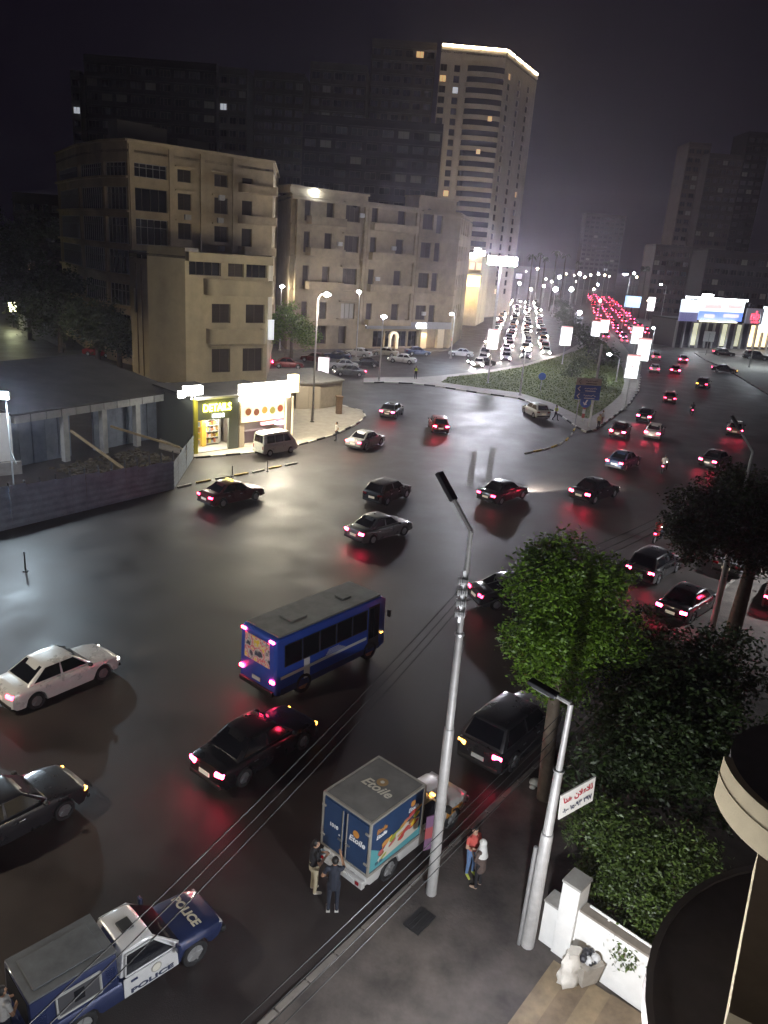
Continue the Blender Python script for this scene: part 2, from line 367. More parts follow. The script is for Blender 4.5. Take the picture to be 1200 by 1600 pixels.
SPEC = {
 'sedan': dict(L=4.5, W=1.75, prof=[(-2.25, .70, .70), (-2.17, .90, .80), (-1.9, .985, .85), (-1.3, .99, .87), (.9, .95, .875), (1.5, .89, .86), (2.0, .78, .80), (2.25, .60, .66)], cab=(.98, .28, -.82, -1.62, .93, 1.44, .84, .60), wh=(-1.32, 1.38), rw=.32, zs=.80),
 'hatch': dict(L=4.1, W=1.74, prof=[(-2.05, .75, .74), (-1.98, .95, .82), (-1.5, 1.0, .86), (.8, .97, .87), (1.4, .91, .85), (1.85, .80, .79), (2.05, .62, .66)], cab=(1.0, .30, -1.45, -1.98, .95, 1.49, .84, .62), wh=(-1.25, 1.28), rw=.32, zs=.82),
 'suv': dict(L=4.6, W=1.86, prof=[(-2.3, .85, .80), (-2.22, 1.02, .88), (-1.6, 1.07, .92), (.85, 1.05, .93), (1.55, 1.0, .92), (2.1, .90, .86), (2.3, .70, .74)], cab=(1.0, .35, -1.75, -2.2, 1.02, 1.68, .90, .68), wh=(-1.35, 1.42), rw=.37, zs=.88),
}
CM = {}
def car_meshes(kind, col, pc, spec):
    k = (kind, col)
    if k in CM: return CM[k]
    P = paint(col, pc); c = cab_pts(*spec['cab']); d = {}
    d['body'] = body_mesh(spec['L'], spec['prof'], spec['wh'], spec['rw'], .22, spec['zs'], P)
    d['roof'] = cabin_mesh(c, P)
    kk = ('glass', kind)
    if kk not in CM:
        (x0, w0), (x3, w3) = c['b']; (x1, w1), (x2, w2) = c['t']; zb, zt = c['zb'], c['zt']; g = {}
        g['windscreen'] = panel(quad_at([(x0, -w0, zb), (x0, w0, zb), (x1, w1, zt), (x1, -w1, zt)], .07, .1, .93, .93), m=GLASS, name='windscreen', out=.012, t=.02)
        g['rear_window'] = panel(quad_at([(x3, w3, zb), (x3, -w3, zb), (x2, -w2, zt), (x2, w2, zt)], .08, .16, .92, .92), m=GLASS, name='rear_window', out=.012, t=.02)
        for s in (1, -1):
            q = [(x3, w3, zb), (x0, w0, zb), (x1, w1, zt), (x2, w2, zt)]
            if s > 0: q = [q[1], q[0], q[3], q[2]]
            q = [(a, s*b_, z) for a, b_, z in q]
            # outside view: for the left side (+y) front is on the left
            f0, f1 = (.06, .46), (.50, .93)
            if s < 0: f0, f1 = (.07, .50), (.54, .94)
            g['side_window', s, 0] = panel(quad_at(q, f0[0], .14, f0[1], .90), m=GLASS, name='side_window', out=.012, t=.02)
            g['side_window', s, 1] = panel(quad_at(q, f1[0], .14, f1[1], .90), m=GLASS, name='side_window', out=.012, t=.02)
        CM[kk] = g
    d['glass'] = CM[kk]; CM[k] = d; return d
LM = {}
def lens(kind, which, m):
    """lamp lenses wrapped on the corners of the body"""
    k = (kind, which, m.name)
    if k not in LM:
        sp = SPEC[kind]; L = sp['L']; w_ = sp['W']/2
        if which == 'tail': LM[k] = MB().box((0, 0, 0), (.16, .34, .15)).mesh('tail_light', [m], bevel=.04)
        elif which == 'head': LM[k] = MB().box((0, 0, 0), (.20, .33, .11)).mesh('headlight', [m], bevel=.04)
    return LM[k]
def car(kind, col, pc, pos, ang, label, tail='on', head='on', group=None, simple=False, cat='car', name='car', amber=False, sc=1.0):
    sp = SPEC[kind]; L, W = sp['L'], sp['W']; d = car_meshes(kind, col, pc, sp)
    t = thing(name, label, cat, (pos[0], pos[1], 0), ang, group); t.scale = (sc, sc, sc)
    bo = put('body', d['body'], t); put('roof', d['roof'], t)
    for k, me in d['glass'].items(): put(k if isinstance(k, str) else k[0], me, t)
    zt = sp['zs']-.02; zh = sp['zs']-.12
    for s in (1, -1):
        put('tail_light', lens(kind, 'tail', TAIL[tail] if not (amber and s > 0) else HEAD['amber']), t, (-L/2+.085, s*(W/2-.25), zt), s*-.22)
        put('headlight', lens(kind, 'head', HEAD[head]), t, (L/2-.185, s*(W/2-.29), zh-.07), s*-.36)
    for wx in sp['wh']:
        for s in (1, -1):
            ty, ri = wheel_mesh(sp['rw'])
            w_ = put('wheel', ty, t, (wx, s*(W/2-.115), sp['rw'])); put('rim', ri, w_)
    if not simple:
        key = ('extra', kind)
        if key not in LM:
            LM[key] = (MB().box((0, 0, 0), (.10, W*.84, .16)).mesh('bumper', [TRIM], bevel=.04), MB().box((0, 0, 0), (.03, .48, .15)).mesh('number_plate', [PLATEL if kind != 'suv' else PLATE], bevel=.006),
                       MB().sphere((0, 0, 0), (.09, .11, .07), 8, 6).mesh('mirror', [TRIM], smooth=True), MB().box((0, 0, 0), (.18, .03, .025)).mesh('door_handle', [CHROME], bevel=.008))
        bu, pl, mi, dh = LM[key]
        put('bumper', bu, t, (-L/2+.02, 0, .38)); put('bumper', bu, t, (L/2-.05, 0, .34)); put('number_plate', pl, t, (-L/2-.02, 0, .62))
        c = sp['cab']
        for s in (1, -1):
            put('mirror', mi, t, (c[0]-.18, s*(W/2+.06), c[4]+.06))
            for hx in (.12, -.85): put('door_handle', dh, t, (hx, s*(W/2-.004), sp['zs']-.04))
    return t
COLS = {'black': (.012, .012, .014), 'silver': (.45, .45, .46), 'white': (.72, .72, .70), 'grey': (.14, .145, .15), 'blue': (.03, .05, .11), 'red': (.22, .015, .02), 'dark': (.03, .03, .034), 'maroon': (.09, .012, .015), 'champagne': (.36, .33, .28), 'orange': (.45, .14, .03)}
def street_car(kind, col, c, label, ang=None, **k):
    p = G(*c); return car(kind, col, COLS[col], p, (R_(ang) if ang is not None else math.atan2(UST.y, UST.x)), label, **k)
street_car('sedan', 'white', (92, 1072), 'white sedan with dark windows driving at the left edge of the photo', 54, tail='on', head='on')
street_car('sedan', 'black', (402, 1182), 'black sedan driving between the blue bus and the cargo truck', 53, tail='brake', head='amber')
street_car('sedan', 'dark', (8, 1296), 'dark car nosing in at the left edge above the police pickup', 52, tail='on', head='amber')
o = street_car('sedan', 'maroon', (362, 783), 'dark taxi with a yellow roof sign passing the shop hoarding', 50, tail='on', head='off')
put('taxi_sign', MB().box((-.2, 0, 1.55), (.18, .7, .14)).mesh('taxi_sign', [glow('taxi_lit', (1, .8, .15), 1.6)], bevel=.03), o)
street_car('hatch', 'black', (605, 780), 'black hatchback with lights off in the middle of the junction', 58, tail='off', head='off')
street_car('sedan', 'grey', (592, 838), 'dark grey sedan with pink tail lights below the black hatchback', 47, tail='brake', head='off')
street_car('sedan', 'dark', (800, 940), 'car half hidden behind the bright green street tree', 20, tail='on', head='off')
street_car('suv', 'dark', (798, 1160), 'dark estate car stopped ahead of the cargo truck with an amber hazard light', 52, tail='brake', head='off', amber=True, sc=1.02)
street_car('sedan', 'silver', (571, 697), 'silver sedan leaving the shops on the left of the junction', 62, tail='on', head='off')
street_car('hatch', 'black', (612, 650), 'small dark car braking close to the left end of the island', 75, tail='brake', head='on')
street_car('hatch', 'red', (684, 672), 'small red car with glaring brake lights crossing mid junction', 95, tail='brake', head='on')
street_car('sedan', 'black', (785, 780), 'black sedan lighting the road ahead left of centre', 48, tail='on', head='on')
street_car('sedan', 'black', (928, 778), 'black sedan with bright brake lights right of centre', 47, tail='brake', head='on', sc=1.08)
street_car('sedan', 'blue', (973, 729), 'blue-grey sedan with tail lights below the island tip', 52, tail='on', head='off')
street_car('sedan', 'maroon', (968, 680), 'dark red sedan braking beside the island tip', 66, tail='brake', head='on')
street_car('sedan', 'black', (1008, 656), 'dark sedan second in the queue on the right carriageway', 66, tail='brake', head='on')
street_car('sedan', 'white', (1021, 682), 'pale sedan with red glow alongside the island queue', 66, tail='brake', head='on')
street_car('hatch', 'red', (1045, 628), 'small red hatchback alone on the right carriageway', 72, tail='on', head='on')
street_car('suv', 'dark', (1098, 606), 'dark car with orange left indicator on the right carriageway', 62, tail='on', head='off', amber=True)
street_car('hatch', 'champagne', (1147, 678), 'champagne hatchback beneath the right-hand lamp arm', 66, tail='brake', head='amber')
street_car('sedan', 'dark', (1117, 727), 'dark sedan half behind the top of the right street tree', 48, tail='brake', head='amber')
street_car('suv', 'black', (1020, 897), 'black hatchback with red tail lights left of the right lamp pole', 50, tail='brake', head='off', sc=.95)
street_car('sedan', 'black', (1073, 955), 'black sedan parked under the right street tree', 47, tail='brake', head='off')
street_car('hatch', 'white', (836, 650), 'white estate car stopped at the island kerb', 105, tail='off', head='off', sc=1.05)
street_car('sedan', 'white', (1022, 581), 'white car with red tail lights at the far end of the island', 72, tail='on', head='off')
street_car('sedan', 'red', (1054, 583), 'red car with fierce brake lights behind the pale saloon', 72, tail='brake', head='on')
street_car('sedan', 'silver', (1066, 566), 'silver saloon in front of the red car with fierce brake lights', 74, tail='brake', head='on')
street_car('hatch', 'white', (1024, 562), 'white hatchback just right of the tallest pair of lit panels', 74, tail='on', head='on')
street_car('sedan', 'dark', (1131, 582), 'dark car turning out by the far right pavement', -20, tail='on', head='amber')
street_car('suv', 'dark', (1130, 556), 'dark car parked below the billboard shops', -10, tail='on', head='off')
street_car('suv', 'dark', (1180, 562), 'large dark vehicle at the right edge under the red shop sign', -10, tail='off', head='off', sc=1.15)
street_car('suv', 'red', (1222, 940), 'red car parked at the right edge beyond the street tree', 60, tail='brake', head='off')
street_car('sedan', 'grey', (1150, 888), 'grey car standing in the shade of the right street tree', 50, tail='off', head='off')
street_car('sedan', 'red', (156, 557), 'red car parked in the side street far left', -10, tail='off', head='off')
# cars on the far side, by the bank
for i, (c, col, a, hd, lb) in enumerate([((492, 566), 'maroon', 160, 'off', 'dark red car parked left of the row by the bank'), ((527, 562), 'blue', 165, 'off', 'dark blue car in the row parked by the bank'), ((560, 557), 'silver', 160, 'off', 'silver car in the row parked by the bank'), ((602, 556), 'champagne', 165, 'off', 'champagne taxi parked before the bank entrance arch'), ((652, 555), 'blue', 20, 'off', 'blue car parked before the bank pillar'), ((628, 567), 'white', 170, 'on', 'white car with lit headlights driving past the bank'), ((570, 573), 'black', 190, 'off', 'black car in the second row before the bank'), ((545, 587), 'grey', 195, 'on', 'grey car with headlights on beside the pink lit panel'), ((450, 575), 'red', 10, 'off', 'red-lit car behind the shops near the corner tree'), ((720, 557), 'silver', 175, 'off', 'silver car parked beyond the right end of the bank'), ((535, 577), 'silver', 195, 'off', 'silver car squeezed between the two rows by the bank')]):
    street_car('sedan', col, c, lb, a, tail='brake' if i in (7, 8) else 'off', head=hd, simple=True)
# oncoming jam on the left carriageway of the avenue
A0, A1 = G(763, 577), G(806, 462); jd = (A1-A0).normalized(); jn = Vector((jd.y, -jd.x, 0)); ja = math.atan2(-jd.y, -jd.x)
cc = list(COLS); rnd = random.Random(3); nj = 0
for lane, (off, s0) in enumerate(((-1.5, 2), (2.2, 14), (6.0, 20), (9.8, 30))):
    t = s0
    while t < 240:
        p = A0+jd*t+jn*(off+rnd.uniform(-.35, .35)); c = rnd.choice(cc)
        far = 'in the far glare' if t > 90 else 'near the front'
        car(rnd.choice(['sedan', 'sedan', 'hatch', 'suv']), c, COLS[c], p, ja+rnd.uniform(-.03, .03), 'car with dazzling headlights in the oncoming jam, %s' % far, 'off', 'jam', 'oncoming cars in the jam '+far, True)
        nj += 1; t += rnd.uniform(6.2, 8) if t < 120 else rnd.uniform(7, 11)
street_car('sedan', 'black', (752, 572), 'dark car with headlights turning off the avenue in front of the jam', 200, tail='off', head='jam', simple=True)
street_car('hatch', 'silver', (852, 543), 'silver hatchback alone to the right of the oncoming jam', 262, tail='off', head='off', simple=True)
street_car('sedan', 'dark', (842, 523), 'dark car with yellow headlights right of the oncoming jam', 262, tail='off', head='on', simple=True)
# right carriageway, tail lights going away
B0, B1 = G(975, 536), G(930, 462); bd = (B1-B0).normalized(); bn = Vector((bd.y, -bd.x, 0)); ba = math.atan2(bd.y, bd.x)
for off, s0 in ((-4, 6), (0, 0), (4, 12), (8, 20)):
    t = s0
    while t < 330:
        p = B0+bd*t+bn*(off+rnd.uniform(-.4, .4)); c = rnd.choice(cc)
        car(rnd.choice(['sedan', 'sedan', 'hatch', 'suv']), c, COLS[c], p, ba+rnd.uniform(-.03, .03), 'car with red tail lights going away on the far avenue', rnd.choice(['brake', 'brake', 'on']), 'on', 'cars going away on the far avenue', True)
        t += rnd.uniform(11, 20) if t < 150 else rnd.uniform(18, 34)
# ------------------------------------------------------------------ minivan, bus, cargo truck, police pickup
def windows_on(t, quads, m=GLASS, name='side_window', out=.012, fr=None):
    for q in quads:
        o = put(name, panel(q, m=m, name=name, out=out, t=.02), t)
        if fr:
            P = [Vector(p) for p in q]; n = (P[1]-P[0]).cross(P[3]-P[0]).normalized(); mb = MB()
            for i in range(4): mb.tube([P[i]+n*(out+.006), P[(i+1) % 4]+n*(out+.006)], fr[1], 5)
            mb.build('frame', [fr[0]], o)
def wheels(t, xs, r, y, w_=.2, rim=CHROME):
    for wx in xs:
        for s in (1, -1):
            ty, ri = wheel_mesh(r, w_, rim); q = put('wheel', ty, t, (wx, s*y, r)); put('rim', ri, q)
def lamp_box(t, name, loc, size, m, bev=.02): return put(name, MB().box((0, 0, 0), size).mesh(name, [m], bevel=bev), t, loc)
def shell(sections, m, name, bev=.06, parent=None, seg=2):
    """closed box-like hull through rectangular sections (x, half width bottom, half width top, z0, z1)"""
    mb = MB()
    for x, wb, wt, z0, z1 in sections: mb.v += [(x, wb, z0), (x, -wb, z0), (x, -wt, z1), (x, wt, z1)]
    for i in range(len(sections)-1):
        for j in range(4): a, b = i*4+j, i*4+(j+1) % 4; mb.f.append((a, b, b+4, a+4)); mb.m.append(0)
    e = (len(sections)-1)*4; mb.f += [(3, 2, 1, 0), (e, e+1, e+2, e+3)]; mb.m += [0, 0]
    me = mb.mesh(name, [m], smooth=35, bevel=bev, seg=seg)
    bm = bmesh.new(); bm.from_mesh(me); bmesh.ops.recalc_face_normals(bm, faces=bm.faces); bm.to_mesh(me); bm.free()
    return put(name, me, parent)
# white minivan by the shops
p = G(430, 708); t = thing('minivan', 'small white minivan parked in front of the bright shop', 'minivan', (p.x, p.y, 0), R_(47)); t.scale = (1.08, 1.08, 1.08)
VW = paint('van_white', (.72, .72, .70))
put('body', body_mesh(3.3, [(-1.65, .95, .66), (-1.6, 1.0, .70), (1.2, 1.0, .71), (1.5, .92, .68), (1.65, .75, .60)], (-1.0, 1.02), .27, .24, .8, VW), t)
shell([(-1.63, .68, .62, .96, 1.0), (-1.55, .69, .60, .96, 1.72), (-1.2, .70, .58, .96, 1.82), (.75, .70, .58, .96, 1.82), (1.5, .68, .60, .9, .98)], VW, 'roof', .05, t)
for s in (-1, 1):
    for a, b in ((-1.35, -.62), (-.54, .22), (.30, .98)):
        q = [(a, s*.715, 1.08), (b, s*.715, 1.08), (b-(.36 if b > .9 else .03), s*.625, 1.60), (a+(.08 if a < -1 else 0.02), s*.625, 1.60)]
        windows_on(t, [q if s < 0 else [q[1], q[0], q[3], q[2]]])
windows_on(t, [[(-1.63, .52, 1.08), (-1.63, -.52, 1.08), (-1.555, -.46, 1.62), (-1.555, .46, 1.62)]], name='rear_window')
windows_on(t, [[(1.42, -.55, 1.06), (1.42, .55, 1.06), (.86, .48, 1.70), (.86, -.48, 1.70)]], name='windscreen')
for s in (-1, 1):
    lamp_box(t, 'tail_light', (-1.63, s*.58, .72), (.06, .12, .26), TAIL['off']); lamp_box(t, 'headlight', (1.60, s*.45, .68), (.1, .24, .16), HEAD['off'])
lamp_box(t, 'bumper', (-1.66, 0, .40), (.12, 1.3, .14), VW); lamp_box(t, 'bumper', (1.64, 0, .40), (.12, 1.3, .14), VW); lamp_box(t, 'number_plate', (-1.665, 0, .74), (.03, .42, .14), PLATE, .005)
wheels(t, (-1.0, 1.02), .27, .60, .17)

# blue midibus
p = G(505, 1052); bx, by = p.x, p.y
t = thing('midibus', 'blue and white midibus driving across the middle of the road', 'bus', (bx-.35, by+.5, 0), R_(50.5))
BB = paint('bus_blue', (.035, .10, .52), .38); BRF = mat('bus_roof', (.20, .21, .20), .6, var=.35, scale=1.2)
shell([(-3.2, 1.0, .94, .42, 2.62), (-3.08, 1.08, 1.0, .34, 2.72), (2.75, 1.08, 1.0, .34, 2.72), (3.12, 1.02, .93, .40, 2.5)], BB, 'body', .07, t, 3)
put('roof', MB().box((-.1, 0, 2.755), (5.75, 1.86, .07)).box((-1.4, 0, 2.80), (.8, .7, .06)).box((1.4, 0, 2.80), (.5, .5, .05)).mesh('roof', [BRF], bevel=.03), t)
WB = mat('white_band', (.66, .67, .68), .5)
for s in (-1, 1):
    yb = lambda z: s*(1.08-(z-.34)/2.38*.08+.004)
    def sq(a, b, z0, z1):
        q = [(a, yb(z0), z0), (b, yb(z0), z0), (b, yb(z1), z1), (a, yb(z1), z1)]
        return q if s < 0 else [q[1], q[0], q[3], q[2]]
    for k in range(5):
        a = -2.75+k*.93
        windows_on(t, [sq(a, a+.87, 1.50, 2.38)], fr=(TRIM, .018))
    if s > 0: windows_on(t, [sq(1.9, 2.65, 1.5, 2.38)], fr=(TRIM, .018))
    else:
        d = put('door', panel(sq(1.95, 2.62, .5, 2.45), m=TRIM, name='door', out=.02, t=.03), t)
        windows_on(d, [sq(2.0, 2.27, 1.0, 2.36), sq(2.3, 2.57, 1.0, 2.36)], name='pane', out=.03)
    put('stripe', panel(sq(-2.95, 1.85, 1.02, 1.14), m=WB, name='stripe', out=.012, t=.016), t)
    put('stripe', panel([Vector(v) for v in sq(-1.75, -1.45, .62, 1.46)], m=WB, name='stripe', out=.014, t=.016), t)
    for k in range(4): put('lettering', panel(sq(-.55+k*.05, .55-k*.12, 1.18+k*.06, 1.205+k*.06), m=WB, name='lettering', out=.012, t=.014), t)
    put('skirt', panel(sq(-2.95, 2.7, .36, .62), m=mat('bus_skirt', (.025, .04, .12), .5), name='skirt', out=.011, t=.016), t)
rq = [(-3.13, .72, 1.45), (-3.13, -.72, 1.45), (-3.15, -.68, 2.5), (-3.15, .68, 2.5)]; rq = [(x-.075+(.0 if z < 2 else -.0), y, z) for x, y, z in rq]
POST = mat('bus_poster', (.8, .62, .1), .5); nn = POST.node_tree; no = nn.nodes.new('ShaderNodeTexNoise'); no.inputs['Scale'].default_value = 3.2; no.inputs['Detail'].default_value = 3
cr = nn.nodes.new('ShaderNodeValToRGB'); el = cr.color_ramp.elements; el[0].position = .36; el[0].color = (.05, .06, .10, 1); el[1].position = .46; el[1].color = (.75, .70, .68, 1)
for pos, c_ in ((.52, (.72, .10, .16, 1)), (.58, (.80, .72, .60, 1)), (.64, (.85, .62, .08, 1))): e = el.new(pos); e.color = c_
tc = nn.nodes.new('ShaderNodeTexCoord'); nn.links.new(tc.outputs['Object'], no.inputs['Vector']); nn.links.new(no.outputs['Fac'], cr.inputs['Fac']); nn.links.new(cr.outputs['Color'], nn.nodes['Principled BSDF'].inputs['Base Color'])
o = put('rear_window', panel(rq, m=POST, name='rear_window', out=.02, t=.03), t); o['label'] = 'rear window covered by a yellow, white and red poster'
windows_on(t, [[(3.09, -.8, 1.35), (3.09, .8, 1.35), (2.96, .74, 2.4), (2.96, -.74, 2.4)]], name='windscreen', out=.06)
for s in (-1, 1):
    lamp_box(t, 'tail_light', (-3.2, s*.80, 2.60), (.08, .26, .08), TAIL['brake']); lamp_box(t, 'tail_light', (-3.22, s*.88, .95), (.08, .22, .12), TAIL['brake'])
    lamp_box(t, 'headlight', (3.1, s*.7, .8), (.1, .3, .18), HEAD['on']); lamp_box(t, 'mirror', (3.1, s*1.18, 1.9), (.1, .16, .32), TRIM)
lamp_box(t, 'side_marker', (2.8, -1.085, 1.05), (.16, .04, .06), HEAD['amber'])
lamp_box(t, 'bumper', (-3.22, 0, .45), (.14, 1.9, .2), TRIM); lamp_box(t, 'number_plate', (-3.24, 0, .78), (.03, .46, .16), PLATE, .005)
wheels(t, (-1.75, 2.1), .42, .98, .24, mat('bus_rim', (.38, .20, .12), .5, .3))

# white pickup with a blue refrigerated box
rr = G(560, 1388, .45); ta = R_(50); tu = Vector((math.cos(ta), math.sin(ta), 0)); tn = Vector((tu.y, -tu.x, 0))
tp = G(607, 1372)+tn*-.78+tu*1.38
t = thing('cargo_truck', 'white pickup with a blue food cargo box parked at the near kerb', 'truck', (tp.x, tp.y, 0), ta)
TW = paint('truck_white', (.70, .69, .67)); TB = mat('truck_box_blue', (.022, .05, .12), .45, var=.15, scale=2); BOXF = mat('box_frame', (.36, .34, .30), .5, .3, var=.15, scale=3)
put('body', body_mesh(4.9, [(-2.45, .62, .78), (-2.4, .74, .82), (-.15, .78, .83), (-.1, .98, .83), (1.0, .98, .83), (1.25, .98, .82), (2.1, .86, .78), (2.38, .74, .70), (2.45, .6, .62)], (-1.42, 1.52), .36, .34, .72, TW), t)
c = cab_pts(1.25, .55, -.05, -.12, .96, 1.58, .80, .64); put('cab', cabin_mesh(c, TW), t)
windows_on(t, [[(1.2, -.68, 1.0), (1.2, .68, 1.0), (.60, .58, 1.54), (.60, -.58, 1.54)]], name='windscreen', out=.012)
for s in (-1, 1):
    q = [(-.0, s*.79, 1.0), (1.02, s*.79, 1.0), (.52, s*.67, 1.52), (.05, s*.67, 1.52)]; windows_on(t, [q if s < 0 else [q[1], q[0], q[3], q[2]]])
    lamp_box(t, 'mirror', (.98, s*.98, 1.08), (.10, .2, .26), TRIM, .04); lamp_box(t, 'headlight', (2.3, s*.55, .70), (.14, .3, .16), HEAD['off'])
    dq = [(-.06, s*.834, .50), (1.05, s*.834, .50), (1.05, s*.822, .90), (-.06, s*.822, .90)]
    d = put('door', panel(dq if s < 0 else [dq[1], dq[0], dq[3], dq[2]], m=TW, name='door', out=.008, t=.012), t); lamp_box(d, 'handle', (.08, s*.85, .80), (.16, .03, .03), TRIM, .008)
    st = [(1.15, s*.832, .55), (2.0, s*.80, .60), (2.0, s*.795, .68), (1.15, s*.828, .78)]
    put('stripe', panel(st if s < 0 else [st[1], st[0], st[3], st[2]], m=mat('orange_stripe', (.6, .28, .05), .5), name='stripe', out=.012, t=.014), t)
x0, x1, hw, z0, z1 = -2.42, -.20, .86, .80, 2.52
bo = put('cargo_box', MB().span((x0, -hw, z0), (x1, hw, z1)).mesh('cargo_box', [TB], bevel=.02), t)
fm = MB()
for y in (-hw, hw):
    for z in (z0+.03, z1): fm.box(((x0+x1)/2, y, z), (x1-x0+.05, .07, .07))
    for x in (x0, x1): fm.box((x, y, (z0+z1)/2), (.07, .07, z1-z0))
for x in (x0, x1): fm.box((x, 0, z1), (.07, 2*hw, .07)); fm.box((x, 0, z0+.03), (.07, 2*hw, .07))
fm.build('frame', [BOXF], bo, bevel=.012)
rf = put('roof_panel', MB().box(((x0+x1)/2, 0, z1+.012), (x1-x0-.1, 2*hw-.1, .03)).mesh('roof_panel', [mat('box_roof', (.17, .165, .155), .65, var=.25, scale=1.5)]), bo)
ORG = mat('logo_orange', (.55, .24, .05), .5); LET = mat('logo_cream', (.62, .58, .48), .5); LETW = mat('logo_white', (.75, .76, .78), .5); YLW = mat('print_yellow', (.75, .50, .04), .5)
def disc(name, M, r, m, parent, n=20): return put(name, MB().tube([(0, 0, 0), (0, 0, .006)], r, n).mesh(name, [m]), parent, M=M)
zt = z1+.03
text('lettering', 'Etoile', .44, LET, frame((-1.28, -.02, zt), (0, -1, 0), (1, 0, 0)), rf, .003, .008, shear=.25)
disc('logo', frame((-1.0, .02, zt), (0, -1, 0), (1, 0, 0)), .17, mat('logo_dull', (.36, .22, .09), .6), rf)
put('emblem', MB().tube([(0, 0, 0), (0, 0, .003)], .07, 5).mesh('emblem', [LET]), rf, M=frame((-1.0, .02, zt+.006), (0, -1, 0), (1, 0, 0)))
# rear doors
for s in (1, -1):
    dq = [(x0-.02, s*.43+.36, z0+.1), (x0-.02, s*.43-.36, z0+.1), (x0-.02, s*.43-.36, z1-.1), (x0-.02, s*.43+.36, z1-.1)]
    d = put('door', panel(dq, m=TB, name='door', out=.02, t=.03), bo if False else t)
    for z in (z0+.4, z1-.35): lamp_box(d, 'hinge', (x0-.05, s*.8, z), (.05, .14, .06), BOXF, .01)
    lamp_box(d, 'lock_bar', (x0-.06, s*.08, (z0+z1)/2), (.03, .03, z1-z0-.25), BOXF, .008)
    lamp_box(d, 'handle', (x0-.07, s*.14, z0+.62), (.04, .16, .05), CHROME, .01)
    if s > 0:
        text('lettering', '1010', .17, LETW, frame((x0-.045, .40, 1.70), (0, -1, 0), (0, 0, 1)), d, .003, .006, fit=(.30, .12)); text('lettering', 'B', .08, LETW, frame((x0-.045, .20, 1.52), (0, -1, 0), (0, 0, 1)), d, .003)
    else:
        text('lettering', 'Etoile', .25, LETW, frame((x0-.045, -.44, 1.72), (0, -1, 0), (0, 0, 1)), d, .003, .006, shear=.2); disc('logo', frame((x0-.045, -.40, 1.93), (0, -1, 0), (0, 0, 1)), .11, ORG, d)
# printed side
for s in (-1, 1):
    y = s*(hw+.004)
    U = Vector((-s*1.0, 0, 0)); U = Vector((1, 0, 0)) if s < 0 else Vector((-1, 0, 0))
    xc = (x0+x1)/2
    def P(u, z, off=.0): return (xc+U.x*u, y+s*off, z)
    def patch(name, pts, m, off): 
        q = [Vector(P(u, z, off)) for u, z in pts]; mb = MB(); n = len(q); mb.v = [tuple(v) for v in q]+[tuple(v+Vector((0, s*.004, 0))) for v in q]
        mb.f = [tuple(range(n-1, -1, -1)), tuple(range(n, 2*n))]+[(i, (i+1) % n, n+(i+1) % n, n+i) for i in range(n)]; mb.m = [0]*(n+2)
        return put(name, mb.mesh(name, [m]), bo)
    pr = patch('printed_panel', [(-1.05, z0+.1), (1.05, z0+.1), (1.05, z1-.08), (-1.05, z1-.08)], TB, 0)
    patch('print', [(-1.05, z0+.1), (1.05, z0+.1), (1.05, z0+.42), (.2, z0+.34), (-.6, z0+.55), (-1.05, z0+.85)], mat('print_teal', (.10, .33, .36), .5), .004)
    patch('print', [(-.85, z0+.22), (.95, z0+.34), (.98, z0+.75), (.3, z0+.9), (-.4, z0+.7)], mat('print_cream', (.58, .54, .46), .5), .008)
    rn = random.Random(5); foods = [mat('print_bread', (.55, .28, .08), .5), mat('print_tomato', (.50, .06, .05), .5), YLW, mat('print_brown', (.25, .10, .04), .5), mat('print_ham', (.45, .12, .12), .5), mat('print_lettuce', (.32, .36, .06), .5)]
    for k in range(26):
        u = rn.uniform(-.72, .85); z = z0+.42+.42*(u+.9)/1.8+rn.uniform(-.16, .34); a = rn.uniform(.1, .5); L_ = rn.uniform(.10, .24); h_ = rn.uniform(.035, .075)
        pts = [(u+math.cos(a)*L_*math.cos(q)-math.sin(a)*h_*math.sin(q), z+math.sin(a)*L_*math.cos(q)+math.cos(a)*h_*math.sin(q)) for q in [i*math.pi/5 for i in range(10)]]
        patch('print', pts, foods[k % 6], .0125+k*.0005)
    disc('logo', frame(P(.62, z1-.32, .012), U, (0, 0, 1)), .10, ORG, bo)
    text('lettering', 'Etoile', .19, LETW, frame(P(.66, z1-.50, .014), U, (0, 0, 1)), bo, .003, .004, shear=.2)
    text('lettering', 'Etoile', .22, ORG, frame(P(-.66, z1-.42, .012), U, (.0, 0, 1)), bo, .003, .004, fit=(.42, .15), shear=.2); text('lettering', 'Etoile', .22, LETW, frame(P(-.66, z1-.60, .012), U, (0, 0, 1)), bo, .003, .006, fit=(.42, .13), shear=.2)
    for k, u in enumerate((-.85, -.68)): patch('print', [(u, z0+.2), (u+.13, z0+.2), (u+.13, z0+.3), (u, z0+.3)], mat('print_slate', (.05, .12, .16), .5), .012)
# cooling unit over the cab
cu = put('cooling_unit', MB().box((0, 0, 0), (.42, 1.35, .34)).mesh('cooling_unit', [TW], bevel=.06), t, (.05, 0, 1.80))
for k in range(7): lamp_box(cu, 'slat', (-.12+k*.045, 0, .175), (.018, 1.15, .02), TRIM, 0)
put('bumper', MB().box((-2.52, 0, .55), (.14, 1.66, .24)).mesh('bumper', [TW], bevel=.02), t); lamp_box(t, 'number_plate', (-2.60, -.35, .55), (.03, .40, .15), PLATE, .005)
for s in (-1, 1): lamp_box(t, 'tail_light', (-2.60, s*.66, .57), (.05, .12, .10), TAIL['off'])
lamp_box(t, 'bumper', (2.42, 0, .50), (.14, 1.5, .2), TW, .05); lamp_box(t, 'marker_lamp', (.62, -.60, 1.60), (.10, .16, .06), HEAD['amber'])
wheels(t, (-1.42, 1.52), .36, .72, .22, mat('steel_rim', (.5, .5, .5), .4, .7))

